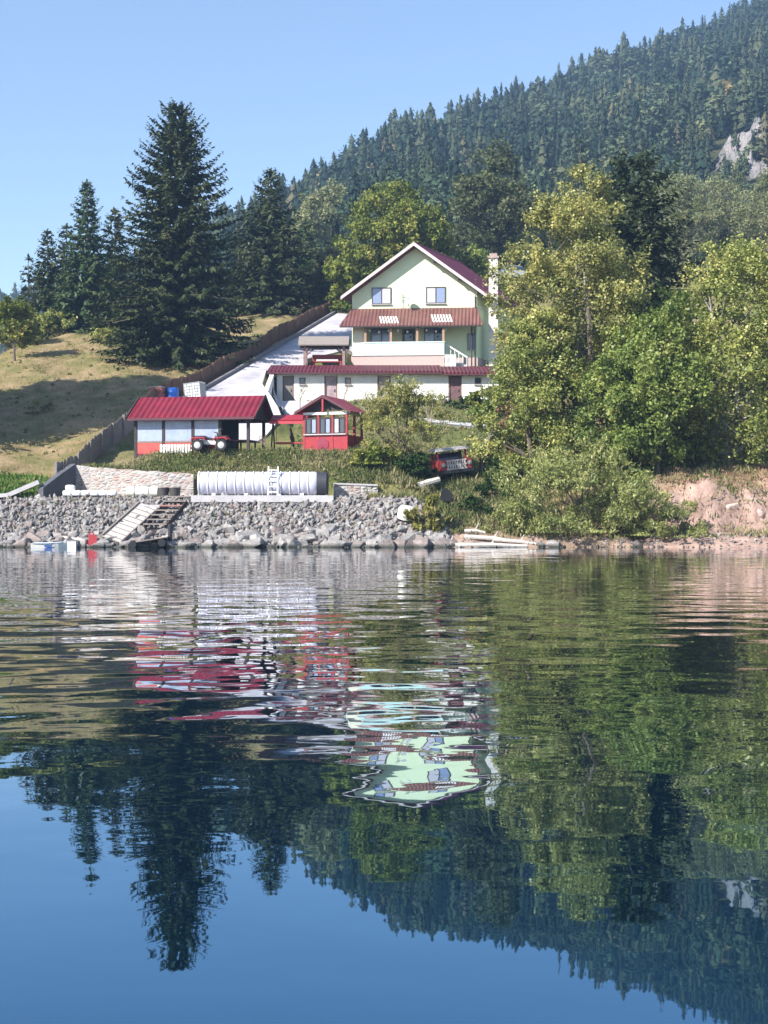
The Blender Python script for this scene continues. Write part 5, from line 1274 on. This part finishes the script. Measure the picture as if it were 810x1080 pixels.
p = scatter(800, area(-26, -18, 73.6, 77.5), rg); p = p[p[:, 0] < fence_x(p[:, 1]) - .6]; blades('lush_grass', p, rg.uniform(.15, .3, len(p)), .1, leafmat('lush_green', [(0, (.05, .10, .02)), (1, (.13, .21, .05))], .3), rg, .4, 6)
p = scatter(1100, area(10.5, 30, 73.6, 77), rg); blades('bank_grass', p, rg.uniform(.08, .24, len(p)), .045, leafmat('rusty_grass', [(0, (.17, .12, .07)), (.5, (.36, .22, .16)), (1, (.50, .33, .26))], .3), rg, .6, 10)

# ------------------------------------------------------------------ rock cliff on the mountain
def py_of(px, Y): return HY - F * (h(xa(px, Y), Y) - CH) / Y
def cliff():
    from mathutils import noise as mn
    V, Fs = [], []; nu, nv = 56, 60
    for j in range(nv):
        for i in range(nu):
            u = i / (nu - 1); v = j / (nv - 1)
            px = 748 + 66 * u; top = 303 + 34 * u + 5 * math.sin(u * 11); Y = 286 + (top - 286) * v
            x = xa(px, Y); z = h(x, Y); e = min(u, 1 - u, v, 1 - v); env = min(1, e * 5)
            n1 = mn.fractal(Vector((x * .09, Y * .05, z * .12)), 1, 2, 6); st_ = abs(mn.noise(Vector((x * .25, Y * .02, 4)))) + .6 * abs(mn.noise(Vector((x * .6, z * .25, 8))))
            bulge = env * (3.0 + 1.6 * math.sin(math.pi * u) + 4.2 * n1 - 5.5 * st_)
            ter = 2.8 * (abs(((z * .22 + n1 * .6) % 1) - .5))
            V.append((x + env * n1, Y - bulge * .9, z + (-1.2 if e == 0 else 0) + bulge * .75 + env * ter))
    for j in range(nv - 1):
        for i in range(nu - 1):
            a = j * nu + i; Fs.append((a, a + 1, a + nu + 1, a + nu))
    m = mat('limestone', (.33, .305, .30), (.12, .115, .12), scale=.28, rough=.95, bump=1.2, bscale=.9, stretch=(1, 1, .5), detail=8)
    o = npmesh('cliff', np.array(V), np.array(Fs), m); tag(o, 'pale bare rock face breaking out of the wooded mountain', 'cliff')
cliff()
# eroded bank blocks on the right shore
eb = [rock_mesh('earth_block', 500 + i, mat('pale_clay', (.62, .49, .43), (.42, .29, .24), scale=2.2, rough=.95, bump=.08, bscale=6), .9, 14) for i in range(4)]
for i, (px, py, s, lb) in enumerate(((722, 548, .7, 'pinkish clay lump at the left end of the eroded bank'), (752, 540, .9, 'pale clay lump in the eroded bank under the large tree'), (780, 536, 1.0, 'largest pale clay lump of the eroded bank'), (806, 545, .9, 'pale clay lump at the right edge of the view'))):
    o = bpy.data.objects.new('earth_block', eb[i]); COL.objects.link(o); o.location = at(px, py + 3, 73.25); o.scale = (s * 1.5, s * .5, s * .75); o.rotation_euler = (0, .1 * i, .3 * i); tag(o, lb, 'earth lump')

# ------------------------------------------------------------------ forest on the mountain
needle_far = leafmat('forest_needles', [(0, (.014, .028, .022)), (.4, (.03, .050, .036)), (.7, (.06, .078, .046)), (.95, (.09, .10, .055)), (1, (.14, .125, .075))], .1, objrand=True)
broad_far = leafmat('forest_leaves', [(0, (.045, .08, .055)), (.4, (.085, .125, .075)), (.75, (.14, .17, .09)), (.93, (.23, .225, .11)), (1, (.34, .27, .13))], .25, objrand=True)
def far_conifer(seed):
    rg_ = np.random.default_rng(seed); V, Fs = [], []
    lay = 6; fat = rg_.uniform(1.0, 1.9); bendx, bendy = rg_.normal(0, .015, 2)
    for i in range(lay):
        f = i / lay; z = .06 + .94 * f; r_ = (.095 * (1 - f) ** .75 + .01) * fat * rg_.uniform(.85, 1.15); n = 5
        o = len(V); V.append((bendx * f, bendy * f, min(1.0, z + .26 * (1 - .4 * f))))
        ph = rg_.uniform(0, 6)
        for k in range(2 * n):
            a = ph + math.pi * k / n + rg_.normal(0, .15); rr = r_ * (rg_.uniform(.7, 1.3) if k % 2 == 0 else rg_.uniform(.4, .7)); V.append((rr * math.cos(a), rr * math.sin(a), z + rg_.normal(0, .022)))
        for k in range(2 * n): Fs.append((o, o + 1 + k, o + 1 + (k + 1) % (2 * n)))
    V = np.array(V); Fs = np.array(Fs)
    n = 130; f = rg_.random(n) ** 1.1; a = rg_.uniform(0, 6.28, n); r_ = (.16 * (1 - f) ** .8 + .012) * fat * rg_.uniform(.4, 1.2, n) * (1 + .25 * np.sin(3 * a + 9 * f + seed))
    d = np.stack([np.cos(a), np.sin(a), -.55 + f * .8], 1)
    C = np.stack([np.cos(a) * r_, np.sin(a) * r_, .07 + .9 * f + rg_.normal(0, .01, n)], 1)
    Q, Fq = orient_quads(C, np.stack([np.cos(a) * .6, np.sin(a) * .6, np.ones(n)], 1) + rg_.normal(0, .35, (n, 3)), (.085 * (1 - f) + .035) * rg_.uniform(.6, 1.5, n), 2.0, d, rg_)
    Fq = Fq + len(V); tri = np.concatenate([Fq[:, [0, 1, 2]], Fq[:, [0, 2, 3]]])
    return np.concatenate([V, Q]), np.concatenate([Fs, tri])
def far_broad(seed):
    rg_ = np.random.default_rng(seed); C = []
    k = 34; cc = unit(k, rg_) * rg_.uniform(.45, 1, (k, 1)) * np.array([.25, .25, .36]) + np.array([0, 0, .6])
    P = np.repeat(cc, 9, 0); P = P + rg_.normal(0, .055, P.shape); Nn = (P - np.array([0, 0, .5])) * 3 + rg_.normal(0, .6, P.shape)
    V, Fq = orient_quads(P, Nn, rg_.uniform(.07, .15, len(P)), 1.3, None, rg_)
    tri = np.concatenate([Fq[:, [0, 1, 2]], Fq[:, [0, 2, 3]]]); return V, tri
CON = [far_conifer(900 + i) for i in range(12)]; BRO = [far_broad(950 + i) for i in range(5)]
CONM = [npmesh('forest_spruce', v, f, needle_far, np.full(len(f), 0.0), link=False) for v, f in CON]
BROM = [npmesh('forest_tree', v, f, broad_far, np.full(len(f), 0.0), link=False) for v, f in BRO]
fr = np.random.default_rng(77)
cand = []
def in_cliff(px, Y): return 748 < px < 818 and 286 < Y < 338 and (px * 7 + Y * 3) % 10 < 8.2 or (752 < px < 812 and 245 < Y <= 286 and (px * 7 + Y * 3) % 10 < 6.5)
Y = 172.0
while Y < 735:
    st_ = 3.9 if Y < 300 else 4.5
    for px in np.arange(-170, 1060, st_ / Y * F):
        p_ = px + fr.uniform(-.5, .5) * st_ / Y * F; y_ = Y + fr.uniform(-.5, .5) * st_
        Yr = np.interp(p_, RIDGE_P, RIDGE_Y)
        if y_ > Yr + 12 or in_cliff(p_, y_) or (p_ < 75 and y_ < 430): continue
        x_ = xa(p_, y_)
        if y_ < 215 and 300 < p_ < 830 and fr.random() < .6: continue
        lowband = sstep(330, 190, y_) * (p_ > 300)
        broad = fr.random() < .30 + .25 * (math.sin(x_ * .045 + y_ * .02) * math.sin(y_ * .031 - x_ * .013) > .25) + .4 * float(lowband)
        s = fr.uniform(8.5, 16.5) if not broad else fr.uniform(8, 13)
        if fr.random() < .06 and not broad: s *= 1.25
        s *= 1 + .2 * math.sin(x_ * .08 + 2 * math.sin(y_ * .03)) * math.sin(y_ * .06 + x_ * .02)
        s *= .58 + .42 * float(sstep(200, 440, y_))
        cand.append((p_, y_, x_, s, broad))
    Y += st_ * .92
# which of them show: walk from near to far and keep the highest silhouette per column
print('forest trees', len(cand)); sky = np.full(900, 590.0); 
for a, b, t_ in ((0, 70, 260), (70, 125, 220), (125, 250, 200), (250, 330, 240), (355, 478, 205), (475, 570, 180), (525, 700, 200), (690, 810, 190)): sky[a:b] = np.minimum(sky[a:b], t_)
cand.sort(key=lambda c: c[1]); zz = H(np.array([c[2] for c in cand]), np.array([c[1] for c in cand]))
vis = []
for (p_, y_, x_, s, br), z_ in zip(cand, zz):
    top = HY - F * (z_ + s - CH) / y_; wd = max(1, int(.14 * s / y_ * F)); a, b = int(p_ - wd), int(p_ + wd) + 1
    v = 0
    if b > 0 and a < 810:
        a, b = max(a, 0), min(b, 810); v = float(np.clip(sky[a:b] - max(top, 0), 0, s / y_ * F).sum()); sky[a:b] = np.minimum(sky[a:b], top + .35 * s / y_ * F)
    vis.append(v)
order = np.argsort(-np.array(vis)); pick = [i for i in order[:300] if vis[i] > 0]
npick = set(pick)
for i in pick:
    p_, y_, x_, s, br = cand[i]
    me = BROM[i % 5] if br else CONM[i % 12]
    o = bpy.data.objects.new('forest_tree' if br else 'forest_spruce', me); COL.objects.link(o)
    o.location = (x_, y_, float(zz[i]) - .3); w_ = s * fr.uniform(.85, 1.15); o.scale = (w_, w_, s); o.rotation_euler = (fr.normal(0, .02), fr.normal(0, .02), fr.uniform(0, 6.28))
    tag(o, 'rounded leafy tree among the spruces of the wooded mountainside' if br else 'dark pointed spruce of the dense forest on the mountainside', 'tree', 'leafy trees on the mountainside' if br else 'spruces on the mountainside')
def mass(name, flag, meshes, m):
    Vs, Fs, vr = [], [], []; off = 0
    for i, c in enumerate(cand):
        if i in npick or c[4] != flag: continue
        p_, y_, x_, s, br = c
        v, f = meshes[i % len(meshes)]; a = fr.uniform(0, 6.28); w_ = s * fr.uniform(.85, 1.15)
        R_ = np.array([[math.cos(a), -math.sin(a)], [math.sin(a), math.cos(a)]])
        q = np.empty_like(v); q[:, :2] = (v[:, :2] @ R_.T) * w_ + (x_, y_); q[:, 2] = v[:, 2] * s + zz[i] - .3
        Vs.append(q); Fs.append(f + off); off += len(v); vr.append(np.full(len(f), (fr.random() * .55 + .45 * (.5 + .5 * math.sin(x_ * .035 + y_ * .02) * math.sin(y_ * .028 - x_ * .011))) % 1))
    return struct(npmesh(name, np.concatenate(Vs), np.concatenate(Fs), m, np.concatenate(vr)), 'stuff')
mass('forest', False, CON, needle_far); mass('forest_leaves', True, BRO, broad_far)

# ------------------------------------------------------------------ air, light, camera
HAZE = 0.00045
hz = MB(); hz.box((-1400, -40, -9), (1400, 770, 320)); hzm, nt, out = newmat('air')
pv = N(nt, 'ShaderNodeVolumePrincipled'); pv.inputs['Color'].default_value = (.42, .64, 1, 1); pv.inputs['Density'].default_value = HAZE; pv.inputs['Anisotropy'].default_value = .2
nt.links.new(pv.outputs[0], out.inputs['Volume'])
struct(hz.build('haze', hzm), 'stuff')

SUN_EL, SUN_AZ = R(37), math.atan2(-.75, -.66)      # azimuth measured from +Y towards +X
w = bpy.data.worlds.new('World'); SC.world = w; w.use_nodes = True
nt = w.node_tree; bg = nt.nodes['Background']; sk = nt.nodes.new('ShaderNodeTexSky'); sk.sky_type = 'NISHITA'; sk.sun_disc = False
sk.sun_elevation = SUN_EL; sk.sun_rotation = SUN_AZ; sk.altitude = 700; sk.air_density = 1.0; sk.dust_density = .6; sk.ozone_density = .8
nt.links.new(sk.outputs[0], bg.inputs[0]); bg.inputs[1].default_value = .112
ld_ = bpy.data.lights.new('sun', 'SUN'); ld_.energy = 5.0; ld_.angle = R(.55); ld_.color = (1, .95, .86)
so = bpy.data.objects.new('sun', ld_); COL.objects.link(so)
sd3 = Vector((math.sin(SUN_AZ) * math.cos(SUN_EL), math.cos(SUN_AZ) * math.cos(SUN_EL), math.sin(SUN_EL)))
so.rotation_euler = sd3.to_track_quat('Z', 'Y').to_euler(); so.location = sd3 * 60
cd = bpy.data.cameras.new('camera'); co = bpy.data.objects.new('camera', cd); COL.objects.link(co); SC.camera = co
cd.sensor_width = 36; cd.sensor_fit = 'AUTO'; cd.lens = 50; cd.shift_y = 5 / 1080; cd.clip_start = .1; cd.clip_end = 6000
co.location = (0, 0, CH); co.rotation_euler = (R(90), 0, 0)
vs_ = SC.view_settings; vs_.view_transform = 'Standard'; vs_.look = 'None'; vs_.gamma = 1; vs_.use_curve_mapping = False; vs_.exposure = 1.1
cy = SC.cycles
cy.max_bounces = 6; cy.diffuse_bounces = 2; cy.glossy_bounces = 3; cy.transmission_bounces = 4; cy.volume_bounces = 0; cy.transparent_max_bounces = 4
cy.use_denoising = True; cy.caustics_reflective = False; cy.caustics_refractive = False
cy.sample_clamp_indirect = 6
